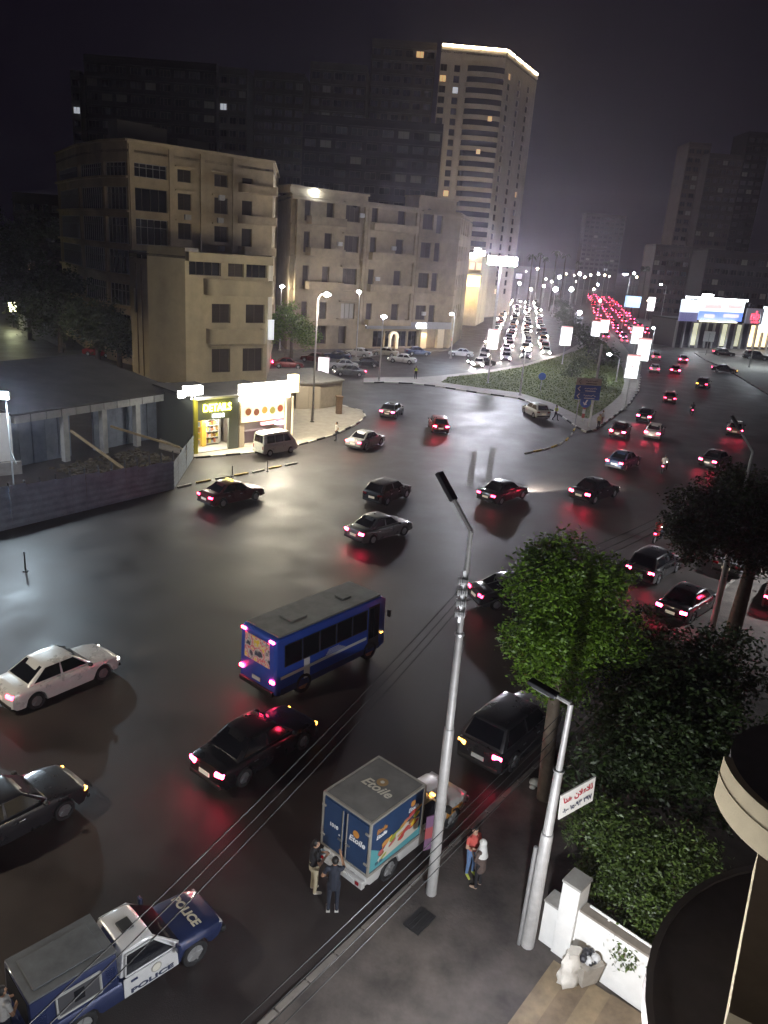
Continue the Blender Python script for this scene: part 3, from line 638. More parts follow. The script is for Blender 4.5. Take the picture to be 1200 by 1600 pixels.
# police pickup with a hard canopy
t_p = G(232, 1540); t = thing('police_pickup', 'navy and white police pickup with a canopy at the bottom left', 'police pickup', (t_p.x-.62, t_p.y+.12, 0), R_(46))
NAVY = paint('police_navy', (.018, .028, .085), .38); CANR = mat('canopy_roof', (.085, .09, .095), .6, var=.3, scale=2)
POLW = paint('police_white', (.70, .70, .70))
put('body', body_mesh(4.7, [(-2.35, .84, .74), (-2.3, .88, .77), (.0, .90, .78), (.9, .92, .78), (1.2, .92, .77), (1.95, .84, .73), (2.25, .74, .66), (2.35, .6, .56)], (-1.3, 1.45), .34, .34, .70, NAVY), t)
c = cab_pts(1.12, .42, -.28, -.42, .90, 1.52, .76, .60); put('cab', cabin_mesh(c, POLW), t)
windows_on(t, [[(1.07, -.64, .95), (1.07, .64, .95), (.47, .54, 1.48), (.47, -.54, 1.48)]], name='windscreen')
lamp_box(t, 'roof_hatch', (.08, 0, 1.585), (.30, .34, .06), TRIM, .02)
for s in (-1, 1):
    dq = [(-.36, s*.79, .42), (.98, s*.79, .42), (.95, s*.772, .93), (-.36, s*.772, .93)]
    d = put('door', panel(dq if s < 0 else [dq[1], dq[0], dq[3], dq[2]], m=POLW, name='door', out=.012, t=.02), t)
    q = [(-.30, s*.735, .96), (.92, s*.735, .96), (.44, s*.63, 1.45), (-.22, s*.63, 1.45)]; windows_on(d, [q if s < 0 else [q[1], q[0], q[3], q[2]]], out=.016, fr=(POLW, .02))
    u = (1, 0, 0) if s < 0 else (-1, 0, 0)
    text('lettering', 'POLICE', .2, mat('police_letter', (.03, .04, .08), .5), frame((.32, s*.806, .52), u, (0, 0, 1)), d, .003, .008, fit=(1.05, .13))
    put('emblem', MB().tube([(0, 0, 0), (0, 0, .004)], .13, 16).tube([(0, 0, .004), (0, 0, .007)], .10, 16, 1).mesh('emblem', [mat('crest_grey', (.35, .34, .3), .5), mat('crest_pale', (.6, .58, .5), .5)]), d, M=frame((.42, s*.80, .76), u, (0, 0, 1)))
    lamp_box(d, 'handle', (-.12, s*.80, .80), (.16, .03, .05), NAVY, .01); lamp_box(t, 'mirror', (.92, s*.90, 1.02), (.10, .18, .24), NAVY, .05)
    lamp_box(t, 'headlight', (2.2, s*.50, .66), (.14, .3, .14), HEAD['off']); lamp_box(t, 'tail_light', (-2.34, s*.66, .70), (.06, .14, .22), TAIL['off'])
text('lettering', 'POLICE', .3, mat('hood_letter', (.45, .42, .34), .5), frame((1.66, 0, .915), (0, -1, 0), (1, 0, -.10)), t, .004, .01, fit=(1.05, .24))
x0, x1, hw, z0, z1 = -2.30, -.45, .76, .86, 1.70
shell([(x0, hw, hw-.08, z0, z1), (x1, hw, hw-.08, z0, z1)], NAVY, 'canopy', .03, t)
put('canopy_roof', MB().box(((x0+x1)/2+.02, 0, z1+.015), (x1-x0+.02, 2*hw-.2, .05)).box(((x0+x1)/2, 0, z1+.05), (x1-x0-.35, .9, .03)).mesh('canopy_roof', [CANR], bevel=.02), t)
for s in (-1, 1):
    yb = lambda z: s*(hw-(z-z0)/(z1-z0)*.08)
    q = [(-1.78, yb(1.0), 1.0), (-.85, yb(1.0), 1.0), (-.85, yb(1.52), 1.52), (-1.78, yb(1.52), 1.52)]
    windows_on(t, [q if s < 0 else [q[1], q[0], q[3], q[2]]], m=mat('mesh_window', (.05, .05, .055), .5), fr=(mat('window_rim', (.34, .34, .33), .5), .03))
    q = [(-1.42, yb(1.14), 1.14), (-1.2, yb(1.14), 1.14), (-1.2, yb(1.40), 1.40), (-1.42, yb(1.40), 1.40)]; windows_on(t, [q if s < 0 else [q[1], q[0], q[3], q[2]]], name='gun_port', out=.03)
    for xa in (-2.1, -.62):
        for k in range(8): lamp_box(t, 'louvre', (xa, yb(1.05+k*.05)+s*.004, 1.05+k*.05), (.20, .02, .018), NAVY, 0)
windows_on(t, [[(x0, .6, z0+.1), (x0, -.6, z0+.1), (x0, -.56, z1-.08), (x0, .56, z1-.08)]], name='rear_opening', m=mat('interior_dark', (.01, .01, .012), .9), out=.014)
put('tailgate', MB().box((-2.62, 0, .80), (.55, 1.3, .05)).mesh('tailgate', [NAVY], bevel=.01), t)
lamp_box(t, 'bumper', (-2.42, 0, .48), (.12, 1.5, .16), STEEL); lamp_box(t, 'bumper', (2.3, 0, .46), (.16, 1.4, .2), TRIM, .06)
wheels(t, (-1.3, 1.45), .34, .67, .21, mat('steel_rim', (.5, .5, .5), .4, .7))
# ------------------------------------------------------------------ buildings
class Face:
    """vertical wall plane from a to b (seen from outside, a on the left)"""
    def __init__(s, a, b): s.o = Vector((a[0], a[1], 0)); d = Vector((b[0], b[1], 0))-s.o; s.W = d.length; s.u = d/s.W; s.n = Vector((s.u.y, -s.u.x, 0))
    def uz(s, x, y):
        v = Vector(ray(x, y)); C = Vector((0, 0, CAM_H)); t = (s.o-C).dot(s.n)/v.dot(s.n); p = C+v*t; return (p-s.o).dot(s.u), p.z
    def p(s, u, z, out=0.0): return s.o+s.u*u+s.n*out+Z*z
    def M(s, u, z, out=0.0): return frame(s.p(u, z, out), s.u, Z)
def wall(mb, f, H, ops, depth=.25, m=0, z0=0.0, mr=None):
    us = sorted(set([0, f.W]+[min(max(c, 0), f.W) for o in ops for c in (o[0], o[2])])); zs = sorted(set([z0, H]+[c for o in ops for c in (o[1], o[3])]))
    inh = lambda u, z: any(o[0] < u < o[2] and o[1] < z < o[3] for o in ops)
    for i in range(len(us)-1):
        for j in range(len(zs)-1):
            if us[i+1]-us[i] < 1e-4 or zs[j+1]-zs[j] < 1e-4 or inh((us[i]+us[i+1])/2, (zs[j]+zs[j+1])/2): continue
            mb.add([f.p(us[i], zs[j]), f.p(us[i+1], zs[j]), f.p(us[i+1], zs[j+1]), f.p(us[i], zs[j+1])], [(0, 1, 2, 3)], m)
    for a, b, c, d in ops:
        q = [(a, b), (c, b), (c, d), (a, d)]
        for k in range(4):
            (u, z), (u2, z2) = q[k], q[(k+1) % 4]
            mb.add([f.p(u, z), f.p(u, z, -depth), f.p(u2, z2, -depth), f.p(u2, z2)], [(0, 1, 2, 3)], m if mr is None else mr)
        mb.add([f.p(a, b, -depth), f.p(c, b, -depth), f.p(c, d, -depth), f.p(a, d, -depth)], [(0, 1, 2, 3)], m if mr is None else mr)
WOOD = mat('shutter_wood', (.032, .022, .015), .7, var=.2, scale=6); FRM = mat('window_frame', (.10, .08, .06), .6); FRW = mat('window_frame_pale', (.38, .36, .32), .6)
LITW = glow('lit_window', (1, .60, .22), .7); LITC = glow('lit_window_cool', (.85, .9, 1), .5); CURT = mat('window_curtain', (.30, .28, .24), .8)
WC = {}
def window(parent, f, o, style='shutter', depth=.25):
    a, b, c, d = o; w_, h = round(c-a, 2), round(d-b, 2); key = (w_, h, style)
    if key not in WC:
        pane = {'shutter': WOOD, 'glass': GLASS, 'lit': LITW, 'cool': LITC, 'multi': GLASS, 'curtain': CURT}[style]
        mb = MB()
        if style == 'shutter':
            mb.box((0, 0, 0), (w_-.04, .03, h-.04)); n = max(4, int(h/.16))
            for k in range(n): mb.box((0, -.03, -h/2+(k+.5)*h/n), (w_-.2, .03, .08), M=Matrix.Rotation(.5, 4, 'X'))
        else: mb.box((0, 0, 0), (w_-.02, .03, h-.02))
        fr = MB(); t = .07
        for s in (-1, 1): fr.box((s*(w_/2-t/2), -.05, 0), (t, .07, h)); fr.box((0, -.05, s*(h/2-t/2)), (w_-2*t, .07, t))
        nm = max(1, round(w_/(.9 if style == 'multi' else 1.1)))
        for k in range(1, nm): fr.box((-w_/2+w_*k/nm, -.05, 0), (.06, .06, h-2*t))
        if style == 'multi': fr.box((0, -.05, h*.18), (w_-2*t, .05, .06))
        WC[key] = (mb.mesh('window', [pane]), fr.mesh('frame', [FRW if style == 'multi' else FRM]))
    p = f.p((a+c)/2, (b+d)/2, -depth+.04); ang = math.atan2(f.u.y, f.u.x)
    wo = put('window', WC[key][0], parent, p, ang); put('frame', WC[key][1], wo); return wo
def strip(mb, f, u0, u1, z0, z1, out, m=0, back=0.0):
    P = [f.p(u0, z0, back), f.p(u1, z0, back), f.p(u1, z0, out), f.p(u0, z0, out), f.p(u0, z1, back), f.p(u1, z1, back), f.p(u1, z1, out), f.p(u0, z1, out)]
    return mb.add(P, [(0, 1, 2, 3), (7, 6, 5, 4), (3, 2, 6, 7), (0, 3, 7, 4), (1, 5, 6, 2), (0, 4, 5, 1)], m)
def part(name, m, parent, fn, **k):
    mb = MB(); fn(mb); return mb.build(name, m if isinstance(m, list) else [m], parent, **k)
def ac_unit(parent, f, u, z):
    key = 'ac'
    if key not in WC:
        b = MB().box((0, 0, 0), (.85, .34, .6)); b.tube([(.12, -.17, 0), (.12, -.19, 0)], .22, 12); b.box((0, .1, -.34), (.7, .5, .05)); WC[key] = b.mesh('air_conditioner', [mat('ac_white', (.45, .44, .40), .6, var=.15, scale=4)], bevel=.015)
    put('air_conditioner', WC[key], parent, f.p(u, z, .24), math.atan2(f.u.y, f.u.x))
def balcony(parent, f, u0, u1, z, proj, m, h=1.0, slab=.18, r=.0):
    """slab with a solid parapet; r rounds the outer corners"""
    pts = [(u0, 0)]; n = 6
    if r > 0:
        for k in range(n+1): q = math.pi*(1-k/n*.5); pts.append((u0+r+r*math.cos(q), proj-r+r*math.sin(q)))
        for k in range(n+1): q = math.pi*.5*(1-k/n); pts.append((u1-r+r*math.cos(q), proj-r+r*math.sin(q)))
    else: pts += [(u0, proj), (u1, proj)]
    pts.append((u1, 0)); P = [f.p(u, 0, o) for u, o in pts]
    mb = MB(); mb.prism([(p.x, p.y) for p in P], z-slab, z, 0)
    t = .12
    for i in range(len(P)-1):
        a, b = P[i].copy(), P[i+1].copy(); d = (b-a).normalized(); nrm = Vector((d.y, -d.x, 0))*t
        cen = f.p((u0+u1)/2, 0, proj*.4)
        if (cen-a).dot(nrm) < 0: nrm = -nrm
        mb.add([a+Z*z, b+Z*z, b+nrm+Z*z, a+nrm+Z*z, a+Z*(z+h), b+Z*(z+h), b+nrm+Z*(z+h), a+nrm+Z*(z+h)], [(0, 1, 2, 3), (4, 7, 6, 5), (0, 4, 5, 1), (1, 5, 6, 2), (2, 6, 7, 3), (3, 7, 4, 0)], 0)
    return mb.build('balcony', [m], parent)
def roof_of(parent, pts, z, m): 
    return part('roof', m, parent, lambda mb: mb.prism([(p[0], p[1]) for p in pts], z-.3, z))
BEIGE = mat('stucco_beige', (.52, .41, .25), .9, var=.14, scale=.8, bump=.2, bscale=6, grime=.35)
CREAM = mat('stucco_cream', (.50, .43, .29), .9, var=.10, scale=.9, bump=.2, bscale=6, grime=.30)
SAND = mat('stone_sand', (.30, .24, .15), .9, var=.2, scale=.8, bump=.2, bscale=6, grime=.35)
ROOF = mat('roof_felt', (.05, .048, .045), .95, var=.3, scale=1)

# ---- big beige apartment block (left)
def px_at_y(x, y, Y): p = AT(x, y, Y); return Vector((p.x, p.y, 0))
t = thing('apartment_building', 'large beige apartment block with a rounded left corner, dark shuttered windows', 'building', px_at_y(300, 400, 105))
t.location = (0, 0, 0)
cor = [px_at_y(96, 400, 128), px_at_y(128, 400, 113), px_at_y(165, 400, 105), px_at_y(204, 400, 101.5), px_at_y(424, 400, 115), px_at_y(432, 400, 140), px_at_y(150, 400, 150)]
fs = [Face(cor[i], cor[i+1]) for i in range(5)]
top = fs[3].uz(215, 222)[1]; rows = []
for a, b in ((254, 276), (293, 329), (341, 382), (392, 430), (446, 480), (494, 528)):
    rows.append((fs[3].uz(215, b)[1], fs[3].uz(215, a)[1]))
mb = MB(); wins = []
for i, f in enumerate(fs[:3]):
    ops = [(.35, r[0], f.W-.25, r[1]) for r in rows]; wall(mb, f, top, ops, .5); wins += [(f, o, 'multi') for o in ops]
    for r in rows: strip(mb, f, 0, f.W, r[0]-.28, r[0], .35)
f = fs[3]; ops = []
cols = [(210, 262, 'multi'), (278, 299, 'shutter'), (335, 356, 'shutter'), (378, 394, 'shutter')]
for k, r in enumerate(rows):
    for x0, x1, st in cols:
        a, b = f.uz(x0, 330)[0], f.uz(x1, 330)[0]
        lo, hi = r[0], r[1]
        if st == 'shutter': hi = r[1]-.1; lo = max(r[0], hi-(2.0 if x0 < 370 else 2.6))
        ops.append((a, lo, b, hi)); wins.append((f, (a, lo, b, hi), st if not (st == 'multi' and k == 1) else 'glass'))
wall(mb, f, top, ops, .35); wall(mb, fs[4], top, [], .3); wall(mb, Face(cor[5], cor[6]), top, [], .3); wall(mb, Face(cor[6], cor[0]), top, [], .3)
mb.build('wall', [BEIGE], t)
for f_, o, st in wins: window(t, f_, o, st, .5 if f_ is not fs[3] else .35)
roof_of(t, cor, top-.9, ROOF)
part('parapet', BEIGE, t, lambda mb: [strip(mb, q, -.05, q.W+.05, top, top+.25, .25, back=-.3) for q in fs])
for x in (207, 268, 316, 366): u = f.uz(x, 330)[0]; part('pilaster', BEIGE, t, lambda mb: strip(mb, f, u-.3, u+.3, 0, top-.3, .22))
for r in rows[:5]:
    for x0, x1 in ((274, 304), (331, 361)): part('cornice', BEIGE, t, lambda mb: strip(mb, f, f.uz(x0, 330)[0], f.uz(x1, 330)[0], r[1]+.15, r[1]+.32, .3))
    balcony(t, f, f.uz(372, 330)[0], f.W+.2, r[0]-.2, 1.4, BEIGE, .9, .2, .5)
for k, x in ((0, 345), (1, 343), (1, 292), (2, 345)): ac_unit(t, f, f.uz(x, 330)[0], rows[k][1]-2.9)
for x, h in ((150, 2.6), (182, 2.2), (232, 2.4), (300, 1.6)):
    q = f.uz(x, 330)[0]; part('roof_shed', mat('shed', (.10, .09, .08), .9), t, lambda mb: mb.box(f.p(max(q, .5)+2, top-.9+h/2+.3, -5), (4.5, 3, h+1.2), math.atan2(f.u.y, f.u.x)))

# ---- pale corner building in front of it
t = thing('corner_building', 'pale plain-walled corner building with curved balconies above the lit shops', 'building')
c0, c1, c2 = px_at_y(205, 500, 97), px_at_y(232, 500, 91.5), px_at_y(290, 500, 90)
c3 = px_at_y(418, 500, 97); c4 = px_at_y(425, 500, 112); c5 = px_at_y(222, 500, 112)
F0, F1, F2, F3 = Face(c0, c1), Face(c1, c2), Face(c2, c3), Face(c3, c4)
tA, tB, tC = F0.uz(215, 403)[1], F1.uz(260, 385)[1], F2.uz(350, 398)[1]
mb = MB(); a, b = F0.uz(208, 470)[0], F0.uz(213, 470)[0]; so = (F0.W*.22, F0.uz(210, 488)[1], F0.W*.42, F0.uz(210, 450)[1])
wall(mb, F0, tA, [so], .3); wall(mb, F1, tB, []); ops = []; st = []
for y0, y1, xs in ((545, 582, ((331, 360), (380, 412))), (475, 505, ((331, 360), (384, 414))), (404, 432, ((296, 345), (356, 380), (384, 416)))):
    for x0, x1 in xs: ops.append((F2.uz(x0, 490)[0], F2.uz(350, y1)[1], min(F2.uz(x1, 490)[0], F2.W-.15), F2.uz(350, y0)[1]))
wall(mb, F2, tC, ops, .45); wall(mb, F3, tC, []); wall(mb, Face(c4, c5), tC, []); wall(mb, Face(c5, c0), tA, [])
mb.build('wall', [CREAM], t); window(t, F0, so, 'glass', .3)
for k, o in enumerate(ops): window(t, F2, o, 'glass' if k in (4, 6) else 'shutter', .45)
roof_of(t, [c0, c1, c2, c3, c4, c5], tC-.4, ROOF)
part('stair_tower', CREAM, t, lambda mb: mb.prism([(p.x, p.y) for p in (c1, c2, c2+Vector((0, 6, 0)), c1+Vector((0, 6, 0)))], tC-.4, tB))
bz1, bz2 = F2.uz(350, 545-10)[1], F2.uz(350, 455)[1]
balcony(t, F2, F2.uz(322, 520)[0], F2.uz(408, 520)[0], F2.uz(350, 533)[1], 1.5, CREAM, F2.uz(350, 513)[1]-F2.uz(350, 533)[1], .2, .7)
balcony(t, F2, F2.uz(318, 450)[0], F2.W+.2, F2.uz(350, 458)[1], 1.5, CREAM, F2.uz(350, 436)[1]-F2.uz(350, 458)[1], .2, .7)
part('cornice', CREAM, t, lambda mb: strip(mb, F2, F2.uz(290, 450)[0], F2.W+.1, tC-.9, tC+.1, .9))
part('canopy', CREAM, t, lambda mb: strip(mb, F2, F2.uz(326, 550)[0], F2.uz(366, 550)[0], ops[0][3]+.3, ops[0][3]+.5, .7))
for x in (216, 224): part('drain_pipe', mat('rust_pipe', (.10, .06, .04), .7), t, lambda mb: mb.tube([F0.p(F0.uz(x, 500)[0], .2, .08), F0.p(F0.uz(x, 500)[0], tA-.6, .08)], .06, 6))
part('lit_sign', glow('lit_box_soft', (.9, .95, 1), .9), t, lambda mb: mb.box(F2.p(F2.W+.35, F2.uz(418, 515)[1], .3), (.7, .25, 2.4), math.atan2(F2.u.y, F2.u.x)))

# ---- sand-coloured older building with the bank
t = thing('bank_building', 'sand-coloured older apartment building with a lit bank on its ground floor', 'building')
d0, d1 = px_at_y(449, 520, 129), px_at_y(703, 520, 150); f = Face(d0, d1); dr = d1+Vector((4, 22, 0)); dl = d0+Vector((-7, 24, 0))
fr_ = Face(d1, dr); top = f.uz(520, 303)[1]; tmid = f.uz(600, 318)[1]
fl = [f.uz(560, y)[1] for y in (505, 452, 402, 355, 312)]         # floor levels up the facade
ops = []; sty = []
def bop(x0, x1, k, zb=.9, h=2.6, s='shutter'):
    ops.append((f.uz(x0, 420)[0], fl[k]+zb, f.uz(x1, 420)[0], min(fl[k]+zb+h, fl[k+1]-.5))); sty.append(s)
for k in range(4):
    bop(473, 482, k, .2, 3.2); bop(502+k*1.5, 513+k*1.5, k, .2, 3.2); bop(536, 558, k, .7, 2.6, 'curtain' if k == 0 else 'shutter'); bop(574, 585, k, .2, 3.2); bop(616, 627, k, .2, 3.2); bop(655, 671, k, .7, 2.6); bop(676, 685, k, .2, 3.2)
g0 = f.uz(560, 545)[1]
for x0, x1 in ((498, 514), (534, 546)): ops.append((f.uz(x0, 420)[0], 1.0, f.uz(x1, 420)[0], 4.0)); sty.append('shutter')
for x0, x1 in ((583, 600), (602, 618), (620, 636), (638, 652)): ops.append((f.uz(x0, 520)[0], .35, f.uz(x1, 520)[0], 3.2)); sty.append('glass'); ops.append((f.uz(x0, 520)[0], 3.7, f.uz(x1, 520)[0], fl[0]-.9)); sty.append('lit')
mb = MB(); wall(mb, f, tmid, ops, .4); wall(mb, fr_, tmid, [(2+4*k, fl[j]+.5, 3.3+4*k, fl[j]+3.2) for k in range(4) for j in range(4)], .4); wall(mb, Face(dr, dl), tmid, []); wall(mb, Face(dl, d0), tmid, [])
mb.build('wall', [SAND], t)
for o, s in zip(ops, sty): window(t, f, o, s, .4)
for k in range(4):
    for j in range(4): window(t, fr_, (2+4*k, fl[j]+.5, 3.3+4*k, fl[j]+3.2), 'shutter', .4)
roof_of(t, [d0, d1, dr, dl], tmid-.5, ROOF)
for x0, x1, y in ((449, 468, 292), (468, 568, 300), (646, 703, 310)):
    a, b = f.uz(x0, 420)[0], f.uz(x1, 420)[0]; z1_ = f.uz((x0+x1)/2, y)[1]
    part('attic', SAND, t, lambda mb: strip(mb, f, a, b, tmid, z1_, .15, back=-4))
    part('cornice', SAND, t, lambda mb: strip(mb, f, a-.1, b+.1, z1_, z1_+.3, .5, back=-4.1))
for x, y in ((554, 319), (670, 331)):
    u, z = f.uz(x, y); put('oculus', MB().tube([(0, 0, 0), (0, 0, .1)], .55, 14).mesh('oculus', [GLASS]), t, M=f.M(u, z, .12))
part('cornice', SAND, t, lambda mb: strip(mb, f, -.1, f.W+.1, tmid-.9, tmid-.5, .55))
for k in range(1, 5): part('string_course', SAND, t, lambda mb: strip(mb, f, 0, f.W, fl[k]-.5, fl[k]-.25, .3))
for x in (566, 571, 645, 650, 462): u = f.uz(x, 420)[0]; part('pilaster', SAND, t, lambda mb: strip(mb, f, u-.3, u+.3, fl[0], tmid-.9, .5))
for k in range(4):
    for x0, x1 in ((476, 530), (572, 640)): balcony(t, f, f.uz(x0, 420)[0], f.uz(x1, 420)[0], fl[k], 1.7, SAND, 1.0 if k else .8, .22, 0)
    part('window_hood', SAND, t, lambda mb: [strip(mb, f, f.uz(a, 420)[0], f.uz(b, 420)[0], fl[k]+3.55, fl[k]+3.75, .5) for a, b in ((532, 562), (652, 674))])
for x, k in ((528, 2), (590, 1), (560, 3), (612, 2), (667, 0)): ac_unit(t, f, f.uz(x, 420)[0], fl[k]+1.9)
GREYP = mat('sign_panel_grey', (.22, .22, .23), .5)
part('fascia', GREYP, t, lambda mb: strip(mb, f, f.uz(570, 520)[0], f.W-.2, fl[0]-.9, fl[0]+.35, .5))
LITS = glow('sign_white', (.95, .97, 1), 8)
u = f.uz(656, 520)[0]; put('logo', MB().tube([(0, 0, 0), (0, 0, .1)], .55, 16).mesh('logo', [LITS]), t, M=f.M(f.uz(650, 520)[0], fl[0]-.25, .52))
part('sign_letters', LITS, t, lambda mb: [strip(mb, f, u-.9+k*.5, u-.9+k*.5+.38, fl[0]-.3, fl[0]+.18, .56, back=.5) for k in range(4)]+[strip(mb, f, u-.9+k*.33, u-.9+k*.33+.26, fl[0]-.75, fl[0]-.45, .56, back=.5) for k in range(6)])
text('sign_letters', '16', .8, LITS, f.M(f.uz(571, 515)[0], fl[0]+.0, .55), t, .05, .01, fit=(.8, .7))
LITP = mat('bank_pillar', (.62, .53, .36), .6, var=.08)
for x0, x1 in ((655, 664), (681, 691)): part('pillar', LITP, t, lambda mb: strip(mb, f, f.uz(x0, 520)[0], f.uz(x1, 520)[0], 0, fl[0]-.9, .6))
u = f.uz(613, 520)[0]; ar = MB()
for s in (-1, 1): ar.box(f.p(u+s*.8, 1.1, .5), (.25, .5, 2.2), math.atan2(f.u.y, f.u.x))
for k in range(9):
    q = math.pi*k/8; ar.box(f.p(u+math.cos(q)*.8, 2.2+math.sin(q)*.8, .5), (.36, .55, .36), math.atan2(f.u.y, f.u.x))
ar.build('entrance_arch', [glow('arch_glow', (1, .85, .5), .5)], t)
spot(t, f.p(f.uz(660, 520)[0], fl[0]-1.1, 1.6), 900, WARM, 150); spot(t, f.p(f.uz(610, 520)[0], fl[0]-1.1, 1.8), 700, WARM, 150)

# ---- towers behind
def tower(label, xl, xr, ytop, Y, nf, fh, m, cols, lit, rnd_seed, depth=20, skew=0.0, name='tower_block', band=None):
    a, b = px_at_y(xl, 300, Y), px_at_y(xr, 300, Y*(1+skew)); f = Face(a, b); top = f.uz((xl+xr)/2, ytop)[1]
    t = thing(name, label, 'tower', (0, 0, 0)); rn = random.Random(rnd_seed)
    c = b-f.n*depth; d = a-f.n*depth; ops = []; st = []
    for k in range(nf):
        z = top-1.6-(k+1)*fh+.9
        if z < 1: break
        for j in range(cols):
            u0 = f.W*(j+.14)/cols; u1 = f.W*(j+.86)/cols; ops.append((u0, z, u1, z+fh*.52)); r = rn.random(); st.append('lit' if r < lit*.35 else ('cool' if r < lit*.6 else ('curtain' if r < .07 else 'glass')))
    mb = MB(); wall(mb, f, top, ops, .3); wall(mb, Face(b, c), top, []); wall(mb, Face(d, a), top, []); wall(mb, Face(c, d), top, []); mb.build('wall', [m], t)
    for o, s in zip(ops, st): window(t, f, (round(o[0], 2), o[1], round(o[2], 2), o[3]), s, .3)
    roof_of(t, [a, b, c, d], top-.4, ROOF)
    for k in range(0, nf):
        z = top-1.6-k*fh
        if z > 2: part('floor_band', m, t, lambda mb: strip(mb, f, 0, f.W, z-.25, z, .45))
    return t, f, top
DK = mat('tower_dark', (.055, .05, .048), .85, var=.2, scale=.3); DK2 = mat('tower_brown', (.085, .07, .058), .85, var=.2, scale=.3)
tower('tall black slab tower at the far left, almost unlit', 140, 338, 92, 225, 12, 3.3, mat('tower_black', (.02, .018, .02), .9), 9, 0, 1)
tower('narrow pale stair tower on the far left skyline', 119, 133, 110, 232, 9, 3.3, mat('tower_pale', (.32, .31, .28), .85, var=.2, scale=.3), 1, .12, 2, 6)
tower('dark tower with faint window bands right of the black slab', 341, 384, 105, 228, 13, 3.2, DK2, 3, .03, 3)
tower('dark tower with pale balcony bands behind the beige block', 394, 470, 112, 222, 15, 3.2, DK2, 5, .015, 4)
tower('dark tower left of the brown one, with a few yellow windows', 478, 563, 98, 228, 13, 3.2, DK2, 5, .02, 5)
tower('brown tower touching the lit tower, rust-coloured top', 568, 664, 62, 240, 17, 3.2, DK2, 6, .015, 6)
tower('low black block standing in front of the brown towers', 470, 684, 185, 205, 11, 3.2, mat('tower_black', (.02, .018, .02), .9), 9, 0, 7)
# ---- the tall tower with a lit crown
t = thing('crowned_tower', 'tall pale tower with curved balcony bays and a glowing roof edge', 'tower')
TP = mat('tower_stucco', (.42, .36, .28), .85, var=.12, scale=.4, grime=.2)
a, b = px_at_y(671, 300, 235), px_at_y(768, 300, 236); f = Face(a, b); c = px_at_y(818, 300, 262); g = Face(b, c); top = f.uz(720, 80)[1]; fh = (f.uz(740, 130)[1]-f.uz(740, 370)[1])/15
dd = a+Vector((2, 28, 0)); ops = []; og = []; st = []
for k in range(24):
    z = top-3.2-(k+1)*fh+.8
    if z < 6: break
    for x0, x1 in ((676, 686), (697, 706)): ops.append((f.uz(x0, 250)[0], z, f.uz(x1, 250)[0], z+1.7))
    og += [(g.W*q, z, g.W*q+2.2, z+1.7) for q in (.12, .42, .72)]
mb = MB(); wall(mb, f, top, ops, .3); wall(mb, g, top, og, .3); wall(mb, Face(c, dd), top, []); wall(mb, Face(dd, a), top, []); mb.build('wall', [TP], t)
rn = random.Random(9)
for o in ops: window(t, f, (round(o[0], 2), o[1], round(o[2], 2), o[3]), 'lit' if rn.random() < .05 else ('cool' if rn.random() < .05 else 'glass'), .3)
for o in og: window(t, g, (round(o[0], 2), o[1], round(o[2], 2), o[3]), 'lit' if rn.random() < .02 else 'glass', .3)
u0, u1 = f.uz(714, 250)[0], f.W+.6; um, ur = (u0+u1)/2, (u1-u0)/2; me = None
bay = MB().prism([(ur*.96*math.cos(q), 1.5*math.sin(q)) for q in [math.pi*i/12 for i in range(13)]], 0, 1.15).mesh('balcony', [TP]); gl = MB().prism([(ur*.9*math.cos(q), 1.1*math.sin(q)) for q in [math.pi*i/12 for i in range(13)]], 0, fh-1.15).mesh('bay_window', [GLASS]); ang = math.atan2(-f.u.y, -f.u.x)
glw = MB().prism([(ur*.9*math.cos(q), 1.1*math.sin(q)) for q in [math.pi*i/12 for i in range(13)]], 0, fh-1.15).mesh('bay_window', [GLASS, LITW])
for k in range(24):
    z = top-3.2-(k+1)*fh
    if z < 4: break
    put('balcony', bay, t, f.p(um, z, 0), ang); put('bay_window', gl, t, f.p(um, z+1.15, 0), ang)
for x, y in ((764, 187), (722, 346), (746, 238)):
    u, z = f.uz(x, y); part('lit_window', LITW, t, lambda mb: mb.box(f.p(u, z, 1.4), (1.1, .2, 1.2), math.atan2(f.u.y, f.u.x)))
part('parapet', TP, t, lambda mb: [strip(mb, f, 0, f.W, top, top+.9, .25, back=-.4), strip(mb, g, 0, g.W, top, top+.9, .25, back=-.4)])
part('pilaster', TP, t, lambda mb: strip(mb, f, f.uz(690, 250)[0], f.uz(694, 250)[0], 0, top, .5)); part('pilaster', TP, t, lambda mb: strip(mb, f, f.uz(708, 250)[0], f.uz(713, 250)[0], 0, top, .5))
CROWN = glow('crown_light', (1, .82, .55), 26)
part('crown_light', CROWN, t, lambda mb: mb.tube([f.p(.2, top+1.1, .35), f.p(f.W, top+1.1, .35)], .28, 6))
for q in range(4): part('crown_light', CROWN, t, lambda mb: mb.tube([g.p(g.W*(q+.05)/4, top+1.1, .35), g.p(g.W*(q+.8)/4, top+1.1, .35)], .28, 6))
roof_of(t, [a, b, c, dd], top-.3, ROOF)
